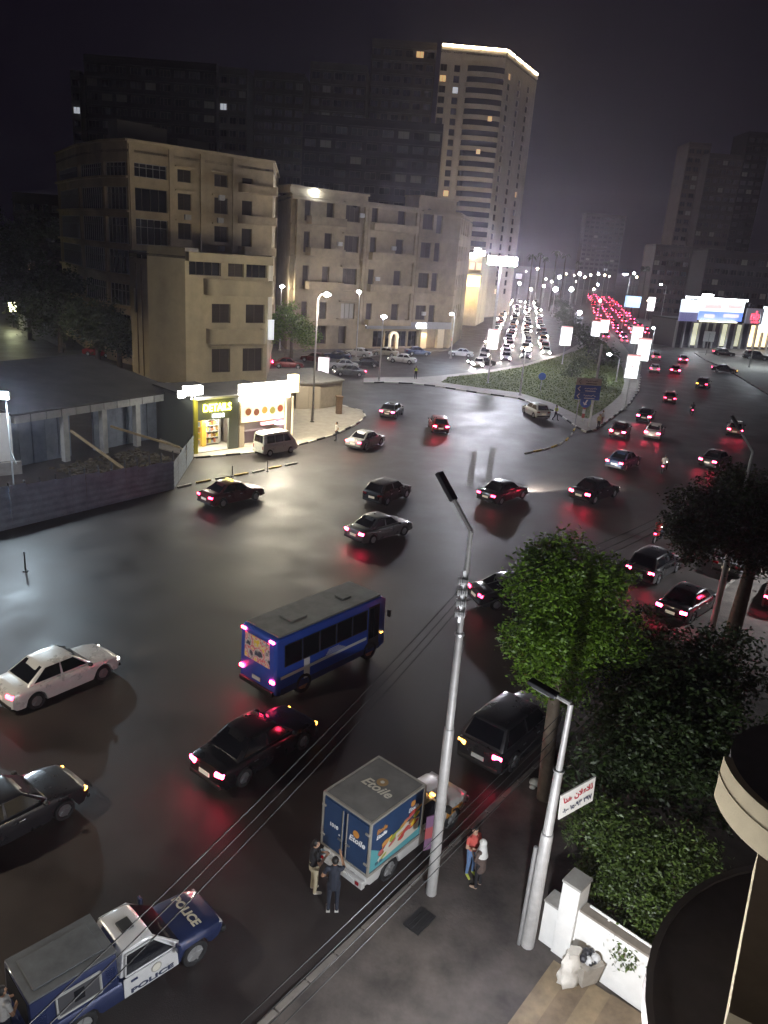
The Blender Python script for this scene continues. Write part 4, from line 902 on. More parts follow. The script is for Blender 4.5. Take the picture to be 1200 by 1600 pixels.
# ---- right-hand towers
DP = mat('tower_plum', (.09, .07, .068), .85, var=.2, scale=.3)
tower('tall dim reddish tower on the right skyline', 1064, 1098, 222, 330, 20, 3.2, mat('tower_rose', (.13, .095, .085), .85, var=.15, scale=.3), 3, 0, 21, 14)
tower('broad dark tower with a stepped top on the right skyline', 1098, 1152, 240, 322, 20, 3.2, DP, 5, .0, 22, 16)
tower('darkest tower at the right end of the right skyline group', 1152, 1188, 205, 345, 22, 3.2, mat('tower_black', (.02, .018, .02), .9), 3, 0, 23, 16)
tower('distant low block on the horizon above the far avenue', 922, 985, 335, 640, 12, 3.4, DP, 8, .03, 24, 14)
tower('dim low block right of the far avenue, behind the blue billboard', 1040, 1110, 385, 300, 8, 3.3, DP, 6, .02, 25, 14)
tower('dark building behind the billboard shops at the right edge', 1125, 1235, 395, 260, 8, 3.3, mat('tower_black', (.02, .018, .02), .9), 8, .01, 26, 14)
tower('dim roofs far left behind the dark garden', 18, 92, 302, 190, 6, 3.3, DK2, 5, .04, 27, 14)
# yellow-lit mall corner under the crowned tower
t = thing('corner_shop_building', 'low corner building with yellow-lit shopfront under the crowned tower', 'building')
a, b = px_at_y(704, 420, 205), px_at_y(752, 420, 207); f = Face(a, b); top = f.uz(725, 395)[1]; fc = Face(b, b+Vector((4, 18, 0)))
mb = MB(); ops = [(f.W*q, z, f.W*q+1.6, z+2) for q in (.1, .35, .6, .82) for z in (top-4, top-8)]; wall(mb, f, top, ops, .3); wall(mb, fc, top, []); wall(mb, Face(a+Vector((0, 16, 0)), a), top, []); mb.build('wall', [CREAM], t)
for k, o in enumerate(ops): window(t, f, o, 'lit' if k in (0, 4, 6) else 'glass', .3)
part('shopfront', glow('shopfront_yellow', (1, .70, .18), 2.2), t, lambda mb: strip(mb, f, f.W*.5, f.W, f.uz(740, 448)[1], f.uz(740, 430)[1], .3))
part('fascia', GREYP, t, lambda mb: strip(mb, f, f.W*.48, f.W+.2, f.uz(740, 430)[1], f.uz(740, 426)[1], .45))
for x, y, s_ in ((738, 399, 1.1), (745, 392, 1.1), (752, 396, 1.0)):
    u, z = f.uz(x, y); part('lit_sign', glow('sign_white_b', (.92, .95, 1), 14), t, lambda mb: mb.box(f.p(u, z, .7), (s_*1.5, .3, s_*1.2), math.atan2(f.u.y, f.u.x)))
roof_of(t, [a, b, b+Vector((4, 18, 0)), a+Vector((0, 16, 0))], top-.3, ROOF); spot(t, f.p(f.W*.7, 9, 5), 5000, (1, .75, .4), 150, aim=(-.2, 1, .1))
for k in (.2, .8):  # floodlights added on this roof to brighten the crowned tower
    fx = f.p(f.W*k, top+.4, -2); part('added_floodlight', DARKM, t, lambda mb: mb.box(fx, (.6, .4, .4))); spot(t, fx+Vector((0, .3, .4)), 8000, (1, .88, .70), 95, .8, .3, aim=(0, .55, 1))
def glyphs(parent, m, at_, seed, n=7, r=.035):
    """row of unreadable letter-like strokes inside u, v in -.5 .. .5"""
    rn = random.Random(seed); mb = MB()
    for k in range(n):
        u = -.5+(k+.5)/n; v = rn.uniform(-.3, .1)
        mb.tube([at_(u-.06, v), at_(u, v+rn.uniform(-.3, .2)), at_(u+.06, v+rn.uniform(.0, .5))], r, 4)
    return mb.build('lettering', [m], parent)
# ------------------------------------------------------------------ shops on the left
t = thing('details_shop', 'small shop with a glowing yellow sign over white-lit shelves', 'shop')
s0, s1, s2 = G(305, 711), G(372, 702), G(455, 689); f = Face(s0, s1); g = Face(s1, s2)
zs, zb_ = f.uz(340, 622)[1], g.uz(410, 598)[1]
GRN = mat('shop_olive', (.10, .11, .09), .6); YG = mat('shop_yellow', (.45, .40, .03), .6)
dp = f.n*-9
def shop_room(t, f, H, ops, m, depth=3.0):
    mb = MB(); wall(mb, f, H, ops, .25); a, b = f.p(0, 0), f.p(f.W, 0); wall(mb, Face(b, b-f.n*9), H, []); wall(mb, Face(a-f.n*9, a), H, []); wall(mb, Face(b-f.n*9, a-f.n*9), H, []); mb.build('wall', m, t)
    roof_of(t, [a, b, b-f.n*9, a-f.n*9], H, ROOF)
def hole(mb, f, H, ops):          # like wall() without the reveals' back faces
    us = sorted(set([0, f.W]+[c for o in ops for c in (o[0], o[2])])); zz = sorted(set([0, H]+[c for o in ops for c in (o[1], o[3])]))
    for i in range(len(us)-1):
        for j in range(len(zz)-1):
            if any(o[0] < (us[i]+us[i+1])/2 < o[2] and o[1] < (zz[j]+zz[j+1])/2 < o[3] for o in ops): continue
            strip(mb, f, us[i], us[i+1], zz[j], zz[j+1], 0, back=-.25)
op = (.25, .15, f.W-.9, 2.75)
mb = MB(); hole(mb, f, zs, [op]); b = f.p(f.W, 0); a = f.p(0, 0); strip(mb, Face(a-f.n*7, a), 0, 7, 0, zs, 0, back=-.2); strip(mb, Face(b-f.n*7, a-f.n*7), 0, f.W, 0, zs, 0, back=-.2)
mb.build('wall', [GRN], t); roof_of(t, [a, b, b-f.n*7, a-f.n*7], zs+.1, ROOF)
part('back_wall', mat('shop_white', (.75, .74, .70), .6), t, lambda mb: strip(mb, f, .2, f.W-.2, .1, 3.0, -2.4, back=-2.6)); part('floor', mat('shop_floor', (.6, .58, .52), .5), t, lambda mb: strip(mb, f, .1, f.W-.1, .10, .16, -.1, back=-2.5)); part('ceiling_light', glow('shop_light', (1, .93, .75), 7), t, lambda mb: strip(mb, f, .3, f.W-.4, 2.80, 2.9, -.5, back=-2.2))
SHM = [mat('goods_%d' % i, c, .5) for i, c in enumerate([(.7, .65, .6), (.5, .3, .08), (.25, .12, .05), (.75, .7, .15), (.3, .35, .4), (.6, .2, .1)])]
for u in (.35, 2.0):
    sh = part('shelf_unit', mat('shelf_white', (.7, .68, .6), .5), t, lambda mb: [strip(mb, f, u, u+1.25, z, z+.05, -1.7, back=-2.3) for z in (.3, .8, 1.3, 1.8, 2.3)]+[strip(mb, f, u+e, u+e+.05, .2, 2.5, -1.7, back=-2.3) for e in (0, 1.2)])
    for z in (.35, .85, 1.35, 1.85):
        for k in range(5): part('goods', SHM[(k+int(z*7)) % 6], sh, lambda mb: strip(mb, f, u+.08+k*.225, u+.26+k*.225, z, z+random.uniform(.2, .38), -1.75, back=-2.1))
part('display', mat('display_yellow', (.7, .45, .05), .5, emit=(1, .6, .1), es=.6), t, lambda mb: strip(mb, f, 1.5, 1.9, .2, 2.4, -1.5, back=-2.2))
SY = glow('details_letters', (1, .95, .10), 14)
text('sign_letters', 'DETAILS', .8, SY, f.M(f.W*.5, f.uz(340, 636)[1], .06), t, .04, .015, fit=(2.55, .62)); text('sign_letters', 'STORE', .3, glow('store_letters', (1, 1, 1), 10), f.M(f.W*.52, f.uz(340, 649)[1], .06), t, .03, .006, fit=(1.1, .28))
part('side_panel', YG, t, lambda mb: strip(mb, f, -.12, .2, .1, zs+.05, .12, back=-.1)); part('fascia_trim', mat('trim_pale', (.5, .48, .42), .5), t, lambda mb: strip(mb, f, 0, f.W, zs, zs+.15, .3, back=-.1))
point(t, f.p(f.W*.5, 2.55, -1.1), 320, (1, .93, .78), .3); spot(t, f.p(f.W*.5, 2.6, .9), 500, (1, .92, .7), 140, aim=(f.n.x*.6, f.n.y*.6, -1)); point(t, f.p(f.W*.5, f.uz(340, 636)[1], .8), 120, (1, .95, .2), .3)
# dazzling grill shop beside it
t = thing('food_shop', 'dazzlingly bright food shop with a white lit fascia and photo menu panels', 'shop')
g = Face(s1+f.u*.12, s2); f2 = g; mb = MB(); op = [(.5, .15, g.W-1.3, 2.1)]; hole(mb, g, zb_-1.2, op); a, b = g.p(0, 0), g.p(g.W, 0); strip(mb, Face(b, b-g.n*7), 0, 7, 0, zb_-1.2, 0, back=-.2); strip(mb, Face(b-g.n*7, a-g.n*7), 0, g.W, 0, zb_-1.2, 0, back=-.2)
mb.build('wall', [mat('shop_tan', (.55, .46, .34), .6)], t); roof_of(t, [a, b, b-g.n*7, a-g.n*7], zb_-1.1, ROOF)
part('back_wall', mat('shop_dim', (.4, .36, .32), .6), t, lambda mb: strip(mb, g, .2, g.W-.2, .1, 2.6, -2.4, back=-2.6)); part('counter', mat('counter', (.35, .30, .32), .4), t, lambda mb: strip(mb, g, 1.0, g.W-2, .15, 1.15, -1.0, back=-1.6))
FASC = glow('fascia_white', (1, .95, .86), 16)
part('fascia', FASC, t, lambda mb: strip(mb, g, -.1, g.W*.9, zb_-1.35, zb_, .35, back=-.1)); part('fascia', glow('fascia_warm', (1, .80, .40), 7), t, lambda mb: strip(mb, g, g.W*.9, g.W+.35, zb_-1.0, zb_+.5, .35, back=-.1))
mp = part('menu_panel', mat('menu_panel', (.75, .62, .45), .6, emit=(1, .8, .5), es=1.6), t, lambda mb: strip(mb, g, .15, g.W*.82, 2.25, zb_-1.45, .12))
for k in range(5):
    for r_, c_, h_ in ((.42, (.70, .66, .55), .0), (.30, [(.30, .10, .03), (.18, .06, .03), (.45, .20, .04), (.25, .22, .05), (.35, .08, .03)][k], .004)):
        put('food_picture', MB().tube([(0, 0, 0), (0, 0, .008)], r_, 14).mesh('food_picture', [mat('dish_%d_%d' % (k, int(r_*100)), c_, .6, emit=c_, es=.5)]), mp, M=g.M(g.W*(.14+k*.15), (2.25+zb_-1.45)/2-.1*(k % 2), .122+h_))
part('awning_strip', glow('strip_pink', (1, .3, .4), 3), t, lambda mb: strip(mb, g, g.W*.38, g.W*.66, 1.85, 2.05, .25)); part('awning_strip', glow('strip_violet', (.6, .45, 1), 12), t, lambda mb: strip(mb, g, g.W*.66, g.W*.80, 1.75, 1.95, .3))
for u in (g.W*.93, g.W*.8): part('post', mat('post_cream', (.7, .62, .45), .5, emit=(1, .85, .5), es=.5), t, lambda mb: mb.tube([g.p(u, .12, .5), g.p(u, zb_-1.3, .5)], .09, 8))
spot(t, g.p(g.W*.45, zb_-.5, 1.6), 4800, (1, .88, .66), 165, aim=(g.n.x*.7, g.n.y*.7, -1), r=.6); spot(t, g.p(g.W*.95, zb_, 1.2), 1600, (1, .85, .6), 170, aim=(g.n.x+g.u.x, g.n.y+g.u.y, -.6), r=.4); point(t, g.p(g.W*.4, 2.2, -1.0), 120, (1, .85, .7), .3)
# lit box sign at the roof corner of the details shop
bp = f.p(.0, zs+.35, -.3); o = put('lit_box_sign', MB().box((0, 0, .35), (1.6, .35, .7)).box((-1.0, 0, .1), (.5, .3, .5)).box((0, 0, -.18), (.3, .2, .36), m=1).mesh('lit_box_sign', [glow('box_white', (1, .98, .92), 20), DARKM], bevel=.02), None, bp, math.atan2(f.u.y, f.u.x)); tag(o, 'blinding white box sign on the roof corner beside the hoarding', 'sign'); point(o, (0, -.9, .3), 500, (1, .96, .88), .3)
# booth and lone wall right of the shops
t = thing('transformer_booth', 'plain beige booth with double doors right of the bright shop', 'booth')
a, b = G(462, 641), G(500, 640); f = Face(a, b); h = 2.8; BTH = mat('booth_beige', (.48, .41, .31), .85, var=.12, scale=2)
part('wall', BTH, t, lambda mb: mb.prism([(q.x, q.y) for q in (a, b, G(533, 634), G(533, 634)+Vector((-3, 5, 0)), a+Vector((-1.5, 6, 0)))], 0, h)); part('roof', CONC, t, lambda mb: mb.prism([(q.x, q.y) for q in (a+Vector((-.2, -.2, 0)), b+Vector((.1, -.25, 0)), G(533, 634)+Vector((.25, 0, 0)), G(533, 634)+Vector((-3, 5.3, 0)), a+Vector((-1.7, 6.2, 0)))], h, h+.15))
for u in (.15, f.W/2+.05): part('door', mat('booth_door', (.55, .47, .36), .6), t, lambda mb: strip(mb, f, u, u+f.W/2-.2, .15, h-.3, .05))
p = G(529, 648); tag(put('stub_pillar', MB().box((0, 0, .95), (.55, .55, 1.9)).box((0, 0, 1.95), (.7, .7, .12)).mesh('stub_pillar', [mat('brick_brown', (.20, .13, .08), .85, var=.2, scale=4)], bevel=.02), None, p, .4), 'short brown masonry pillar at the end of the beige booth', 'pillar')
# pink lit panel on the street
def lightbox(b, tl, br, label, col, es, name='advertising_lightbox', border=None, heading=None, emb=True):
    """free-standing double-sided lit advertising panel: pole + box, from its ground pixel and the pixel corners of the box"""
    p = G(*b); Y = p.y; A, B = AT(tl[0], tl[1], Y), AT(br[0], br[1], Y); w_ = abs(B.x-A.x)*.80; h_ = A.z-B.z; zc = (A.z+B.z)/2; xc = (A.x+B.x)/2-p.x
    t = thing(name, label, 'advertising panel', p, 0, None)
    part('pole', STEEL, t, lambda mb: mb.tube([(0, 0, 0), (0, 0, B.z)], .09, 8).box((0, 0, .1), (.4, .4, .2)))
    bx_ = put('casing', MB().box((xc*0, 0, zc), (w_, .28, h_)).mesh('casing', [mat('panel_casing', (.5, .5, .5), .4)], bevel=.02), t)
    em = glow('panel_%s' % label[:14], col, es)
    for s in (-1, 1):
        q = put('lit_face', MB().box((0, s*.145, zc), (w_-.16, .012, h_-.16)).mesh('lit_face', [em]), t)
        if emb: put('emblem', MB().box((0, s*.153, zc), (w_*.16, .006, h_*.05)).mesh('emblem', [mat('emblem_red', (.25, .03, .04), .6, emit=(1, .1, .1), es=.3)]), t)
        if border: put('trim', MB().box((0, s*.153, zc+h_*.45), (w_-.18, .006, h_*.07)).mesh('trim', [mat('trim_pink', (.7, .3, .3), .5, emit=(1, .45, .45), es=1.2)]), t)
    return t
lightbox((504, 606), (498, 557), (519, 594), 'pink-white lit panel beside the tall lamp pole near the shops', (1, .82, .95), 2.6)
WP = (.96, .98, 1.0)
for k, (b, tl, br, lb) in enumerate([((976, 640), (970, 552), (990, 592), 'nearest white lit panel over the island, right of the blue sign'), ((994, 612), (994, 527), (1013, 565), 'white lit panel second from the camera at the island edge'), ((986, 577), (981, 508), (998, 538), 'white lit panel behind the pair on the right of the island'), ((878, 570), (875, 509), (893, 541), 'white lit panel standing alone left of the island lawn'), ((925, 553), (918, 500), (932, 526), 'left one of two overlapping white lit panels mid avenue'), ((938, 548), (931, 498), (946, 520), 'right one of two overlapping white lit panels mid avenue'), ((762, 600), (753, 513), (771, 546), 'white lit panel in front of the dazzling oncoming jam')]):
    lightbox(b, tl, br, lb, WP, 3.2, border=True)
# blue direction sign on the island
p = G(917, 669); Y = p.y; t = thing('direction_sign', 'blue and white direction sign with left arrows on the island tip', 'road sign', p, R_(8)); A, B = AT(901, 589, Y), AT(936, 626, Y); w_, h_ = B.x-A.x, A.z-B.z; zc = (A.z+B.z)/2; BL = mat('sign_blue', (.05, .12, .42), .5); SW = mat('sign_plate_cream', (.5, .48, .40), .5); dxs = (A.x+B.x)/2-p.x
part('pole', STEEL, t, lambda mb: mb.tube([(.25, .12, 0), (.25, .12, 9)], .13, 8).tube([(dxs-.8, .1, 0), (dxs-.8, .1, A.z-.3)], .05, 6))
for k, m in enumerate((SW, BL, BL)):
    z = A.z-h_*(k+.5)/3; q = put('panel', MB().box((dxs, 0, z), (w_, .05, h_/3-.02)).mesh('panel', [m]), t); im = mat('sign_arrow_dark', (.04, .04, .05), .5) if k == 0 else mat('sign_arrow', (.7, .72, .75), .5)
    put('arrow', MB().tube([(dxs-w_*.32, -.04, z+h_*.10), (dxs-w_*.41, -.04, z), (dxs-w_*.32, -.04, z-h_*.10)], .05, 5).mesh('arrow', [im]), q)
    glyphs(q, im, lambda u, v: (dxs+w_*(.1+u*.5), -.035, z+h_*(.03+v*.11)), k); put('lettering', MB().box((dxs+w_*.1, -.03, z-h_*.09), (w_*.42, .01, h_*.035)).mesh('lettering', [im]), q)
o = thing('keep_left_sign', 'round blue arrow sign on a striped post below the direction sign', 'road sign', G(910, 660)); part('disc', BL, o, lambda mb: mb.tube([(0, -.03, 2.3), (0, .03, 2.3)], .62, 20)); part('arrow', mat('sign_arrow', (.7, .72, .75), .5), o, lambda mb: mb.tube([(.2, -.05, 2.65), (-.1, -.05, 2.0)], .07, 6).tube([(-.25, -.05, 2.3), (-.1, -.05, 2.0), (.15, -.05, 2.1)], .06, 6))
part('post', [KW, mat('red_band', (.4, .08, .06), .6)], o, lambda mb: [mb.box((0, .1, .25+k*.5), (.28, .12, .5), m=k % 2) for k in range(4)])
o = thing('round_road_sign', 'small round blue sign standing in the island grass', 'road sign', G(844, 612)); part('disc', BL, o, lambda mb: mb.tube([(0, -.03, 2.1), (0, .03, 2.1)], .5, 18)); part('post', STEEL, o, lambda mb: mb.tube([(0, .06, 0), (0, .06, 2.1)], .05, 6))
# ---- fenced building plot on the left
PANEL = mat('hoarding_sheet', (.24, .30, .40), .5, .25, var=.25, scale=1.5, rvar=.1)
def hoarding(a, b, n, h0, h1, label, par=None):
    t = thing('site_hoarding', label, 'fence', (0, 0, 0)); f = Face(a, b); w_ = f.W/n
    mb = MB(); k = 13; hh = max(h0, h1)
    for i in range(k): z = hh*i/(k-1); o_ = .03*(i % 2); mb.v += [(-w_/2+.005, -o_, z), (w_/2-.005, -o_, z)]
    for i in range(k-1): mb.f.append((2*i, 2*i+1, 2*i+3, 2*i+2)); mb.m.append(0)
    me = mb.mesh('sheet', [PANEL]); rn = random.Random(4)
    for i in range(n):
        o = put('sheet', me, t, f.p((i+.5)*w_, 0, .004*(i % 2)), math.atan2(f.u.y, f.u.x)); o.rotation_euler[0] = rn.uniform(-.02, .02); q = (h0+(h1-h0)*(i+.5)/n)/hh; o.scale = (1, 1, q*rn.uniform(.97, 1.02))
    for i in range(n+1): part('post', DARKM, t, lambda mb: mb.box(f.p(i*w_, hh*.5, -.08), (.08, .08, hh), 0))
    return t
hoarding(G(-60, 845), G(272, 764), 15, 2.7, 2.0, 'long blue-grey corrugated hoarding along the road at left'); hoarding(G(272, 764), G(302, 716), 5, 1.95, 1.9, 'short pale hoarding return leading to the shop')
t = thing('unfinished_pavilion', 'dark single-storey frame building with concrete pillars behind the hoarding', 'building'); PC = mat('pillar_concrete', (.42, .42, .40), .8, var=.15, scale=2); PNL = mat('pavilion_panel', (.22, .25, .30), .7, var=.25, scale=1.2)
pa, pb = G(28, 738), G(276, 685); f = Face(pa, pb); zt_ = f.uz(165, 640)[1]
us = [f.uz(x, 680)[0] for x in (104, 165, 217, 275)]
for u in us: part('pillar', PC, t, lambda mb: strip(mb, f, u-.22, u+.22, 0, zt_, .0, back=-.45))
nb = 12
for k in range(nb): part('beam_panel', PC, t, lambda mb: strip(mb, f, f.W*k/nb+.04, f.W*(k+1)/nb-.04, zt_, zt_+.75, .08, back=-.4))
for k in range(14):
    if k not in (5, 6): part('wall_panel', PNL, t, lambda mb: strip(mb, f, f.W*k/14+.03, f.W*(k+1)/14-.03, 0, zt_-.02, -1.2-(.06*(k % 2)), back=-1.5))
part('roof', mat('pavilion_roof', (.045, .042, .04), .9, var=.3, scale=.6), t, lambda mb: mb.add([f.p(-.3, zt_+.75, .3), f.p(f.W+.3, zt_+.75, .3), f.p(f.W+.3, zt_+2.2, -12), f.p(-.3, zt_+2.2, -12), f.p(-.3, zt_+.6, .3), f.p(f.W+.3, zt_+.6, .3), f.p(f.W+.3, zt_+2.0, -12), f.p(-.3, zt_+2.0, -12)], [(0, 1, 2, 3), (7, 6, 5, 4), (0, 4, 5, 1), (1, 5, 6, 2), (2, 6, 7, 3), (3, 7, 4, 0)]))
for k in range(5): part('side_panel', WHITE, t, lambda mb: strip(mb, Face(f.p(-9, 0, -3.5), f.p(0, 0, .1)), k*1.9+.03, k*1.9+1.85, .9, zt_+.8, 0, back=-.15))
part('plinth', CONC, t, lambda mb: strip(mb, Face(f.p(-9, 0, -2.8), f.p(0, 0, .5)), 0, 9.6, 0, .9, 0, back=-.3))
for (a, b, lb) in (((107, 672), (196, 734), 'long pale timber prop leaning from the left pavilion pillar'), ((169, 665), (281, 699), 'long pale timber prop leaning from the middle pavilion pillar')):
    u, z = f.uz(*a); A = f.p(u, z, .25); B = G(*b, .5); o = tag(put('timber_prop', MB().tube([A, B], .11, 4).mesh('timber_prop', [mat('raw_timber', (.36, .28, .17), .8, var=.2, scale=3)])), lb, 'timber')
# ground debris inside the plot
mb = MB(); rn = random.Random(12)
for k in range(500):
    u, o_ = rn.uniform(2, f.W-5), rn.uniform(.6, 5); q = f.p(u, 0, o_); s_ = rn.uniform(.05, .28); mb.box((q.x, q.y, s_*.3), (s_, s_*rn.uniform(.5, 1.2), s_*.7), rn.uniform(0, 3))
tag(struct(mb.build('rubble', [mat('rubble', (.10, .085, .065), .95, var=.3, scale=2)]), 'stuff'), 'dark rubble and earth inside the hoarded plot', 'rubble')
# ---- right-hand billboard shops
t = thing('billboard_shops', 'long low shop building under bright wide billboards at far right', 'building')
a, b = px_at_y(1062, 500, 188), px_at_y(1240, 500, 205); f = Face(a, b); z0_, z1_ = f.uz(1120, 503)[1], f.uz(1120, 470)[1]
part('wall', mat('shops_dark', (.10, .10, .11), .7), t, lambda mb: strip(mb, f, 0, f.W, 0, z0_, -.8, back=-9))
for k in range(16):
    u = f.W*k/16; part('bay', [mat('bay_lit', (.5, .5, .42), .5, emit=(.9, .9, .62), es=.8), mat('bay_warm', (.5, .4, .3), .5, emit=(1, .75, .4), es=3.0), mat('bay_dark', (.03, .03, .04), .4)][(2, 2, 0, 2, 2, 2, 0, 2, 0, 2, 1, 1, 1, 0, 1, 1)[k]], t, lambda mb: strip(mb, f, u+.25, u+f.W/16-.25, .6, z0_-.5, -.7, back=-.8)); part('pillar', mat('bay_pillar', (.35, .35, .36), .6), t, lambda mb: strip(mb, f, u-.2, u+.2, 0, z0_, -.2, back=-.7))
def bill(x0, x1, y0, y1, m, nm='billboard', out=.2): u0, u1 = f.uz(x0, 490)[0], f.uz(x1, 490)[0]; return part(nm, m, t, lambda mb: strip(mb, f, u0, u1, f.uz((x0+x1)/2, y1)[1], f.uz((x0+x1)/2, y0)[1], out, back=out-.4))
bill(1062, 1090, 468, 488, glow('bill_pale', (.75, .82, 1), 1.6)); bill(1062, 1090, 488, 502, glow('bill_navy', (.12, .12, .35), .8), out=.203)
bill(1091, 1160, 469, 487, glow('bill_white', (.86, .92, .95), 2.2)); bill(1091, 1160, 487, 501, glow('bill_blue', (.15, .30, .95), 1.5), out=.203)
for x0, x1 in ((1098, 1124), (1134, 1157)): bill(x0, x1, 475, 482, glow('bill_rose', (.95, .5, .52), 1.4), 'print', .26)
for x0, x1 in ((1100, 1116), (1130, 1154)): bill(x0, x1, 491, 496, glow('bill_light', (.7, .6, .95), 1.8), 'print', .26)
bill(1064, 1160, 465, 468, glow('bill_edge', (.95, 1, 1), 14), 'light_strip', .9); bill(1092, 1150, 501.5, 503, glow('bill_edge2', (1, .95, .7), 5), 'light_strip', .9); bill(1092, 1108, 459, 464, glow('bill_edge', (.95, 1, 1), 14), 'lit_sign', .3); bill(1166, 1192, 482, 506, mat('sign_grey_panel', (.28, .28, .32), .5, emit=(.4, .4, .5), es=.3)); bill(1192, 1240, 480, 520, glow('bill_glare', (.85, .95, 1), 2.5))
text('sign_letters', 'nb', 3.2, glow('letters_red', (1, .05, .10), 4), f.M(f.uz(1179, 493)[0], f.uz(1179, 493)[1], .25), t, .1, .06, fit=(2.9, 2.2)); text('sign_letters', 'nb', 1, glow('letters_red', (1, .05, .10), 4), f.M(f.uz(1179, 503)[0], f.uz(1179, 503)[1], .25), t, .1, .02, fit=(2.9, .5))
roof_of(t, [a, b, b-f.n*9, a-f.n*9], z0_+.3, ROOF)
for k in range(4): spot(t, f.p(f.W*(k+.5)/4, z0_-.3, 2.0), 2600, (.9, .95, 1), 150, aim=(f.n.x*.5, f.n.y*.5, -1), r=.4)
p = G(1102, 556); t = thing('notice_sign', 'square white notice board on a post at the far right pavement', 'sign', p); part('post', STEEL, t, lambda mb: mb.tube([(0, 0, 0), (0, 0, 5)], .1, 6)); part('board', WHITE, t, lambda mb: mb.box((0, 0, 4.2), (2.4, .12, 2.2)))
# blue screen and vertical banner down the avenue
for x0, y0, x1, y1, Y, col, es, lb in ((978, 462, 1000, 481, 300, (.45, .68, 1), 2.2, 'pale blue billboard screen beside the far avenue'), (1014, 464, 1021, 486, 290, (.95, .85, .9), 3, 'narrow white banner sign right of the blue billboard'), (806, 427, 815, 436, 330, (.8, .7, .9), .6, 'small violet billboard above the oncoming jam')):
    A, B = AT(x0, y0, Y), AT(x1, y1, Y); t = thing('billboard', lb, 'billboard', ((A.x+B.x)/2, Y, 0)); part('mast', DARKM, t, lambda mb: mb.tube([(0, .3, 0), (0, .3, A.z-.5)], .25, 8)); part('screen', glow('screen_'+lb[:8], col, es), t, lambda mb: mb.box((0, 0, (A.z+B.z)/2), (B.x-A.x, .35, A.z-B.z))); part('frame', DARKM, t, lambda mb: mb.box((0, .1, (A.z+B.z)/2), (B.x-A.x+.4, .3, A.z-B.z+.4)))
# ------------------------------------------------------------------ lamps and poles
def lamp_post(base, head, label, power, col=COOL, lens_m=None, arm=None, name='street_lamp', ang=165, r=.09, size=(.75, .32, .14), group=None, cat='street lamp', toward=None):
    p = G(*base); q = Vector((head.x-p.x, head.y-p.y, head.z)); t = thing(name, label, cat, p, 0, group)
    part('pole', POLEP, t, lambda mb: mb.tube([(0, 0, 0), (0, 0, q.z*.5), (0, 0, q.z-.5), (q.x*.35, q.y*.35, q.z-.12), (q.x*.9, q.y*.9, q.z)], [r*1.3, r, r*.7, r*.5, r*.45], 8).box((0, 0, .12), (.4, .4, .24)))
    a = math.atan2(q.y, q.x) if q.xy.length > .1 else 0
    hd = put('lamp_head', MB().box((0, 0, .05), size).mesh('lamp_head', [DARKM], bevel=.04), t, q, a); put('lens', MB().sphere((0, 0, -.05), (size[0]*.5, size[1]*.8, .2), 10, 6).mesh('lens', [lens_m or LAMPW], smooth=True), hd)
    if power: point(t, q+Vector((0, 0, -.3)), power, col, .15) if ang > 170 else spot(t, q+Vector((0, 0, -.25)), power, col, ang, .5, .15)
    return t
def headat(base, px_): 
    g = G(*base); return AT(px_[0], px_[1], g.y)
lamp_post((488, 661), headat((488, 661), (511, 459)), 'tall lamp post with a cold white light at the shop corner', 9500, (1, .90, .70), ang=180)
lamp_post((592, 596), headat((592, 596), (600, 494)), 'lamp post with a cold light at the left end of the island', 2600, ang=180)
lamp_post((437, 548), headat((437, 548), (441, 447)), 'lamp post glowing beside the pale corner building and its tree', 2300, (1, .90, .70), ang=180)
lamp_post((556, 560), headat((556, 560), (561, 455)), 'small lamp post lighting the middle of the sand-coloured building', 1900, (1, .90, .70), ang=180)
lamp_post((704, 560), headat((704, 560), (706, 490)), 'lamp post with a blue-white glow right of the bank', 3500, (.6, .8, 1))
lamp_post((812, 619), headat((812, 619), (825, 545)), 'grey lamp post with a short arm on the island lawn', 900)
lamp_post((962, 598), headat((962, 598), (952, 553)), 'lamp post lighting the right half of the island', 1100)
lamp_post((970, 520), headat((970, 520), (977, 428)), 'bright tall lamp post at the far end of the island', 16000, lens_m=glow('lamp_lens_strong', COOL, 600), size=(1.6, .9, .3))
lamp_post((1030, 510), headat((1030, 510), (1033, 444)), 'lamp post right of the pale blue billboard', 5000)
lamp_post((1018, 545), headat((1018, 545), (1021, 512)), 'low bright lamp before the dark shopfronts right of the island', 2500)
lamp_post((1170, 575), headat((1170, 575), (1205, 486)), 'bright cold lamp at the right edge above the shops', 9000, (.8, .93, 1), r=.12)
# mast with flood lights over the avenue
b = (765, 566); hd = headat(b, (785, 408)); p = G(*b); t = thing('floodlight_mast', 'tall mast with a huge blinding floodlight over the oncoming avenue', 'floodlight', p); FLD = glow('flood_lens', (.9, .92, 1), 700)
dx = hd.x-p.x; part('mast', POLEP, t, lambda mb: mb.tube([(0, 0, 0), (0, 0, hd.z-1.5), (dx*.6, 0, hd.z-.4), (dx, 0, hd.z)], [.26, .18, .13, .11], 8)); part('crossbar', DARKM, t, lambda mb: mb.box((dx, .1, hd.z), (4.8, .15, .2)))
for k in (-1, 0, 1):
    o = put('floodlight', MB().box((0, .12, 0), (1.55, .3, 1.4)).mesh('floodlight', [DARKM], bevel=.05), t, (dx+k*1.65, 0, hd.z)); put('lens', MB().box((0, -.06, 0), (1.45, .06, 1.3)).mesh('lens', [FLD]), o)
point(t, (dx, -1.0, hd.z), 12000, (.76, .74, 1), .6)
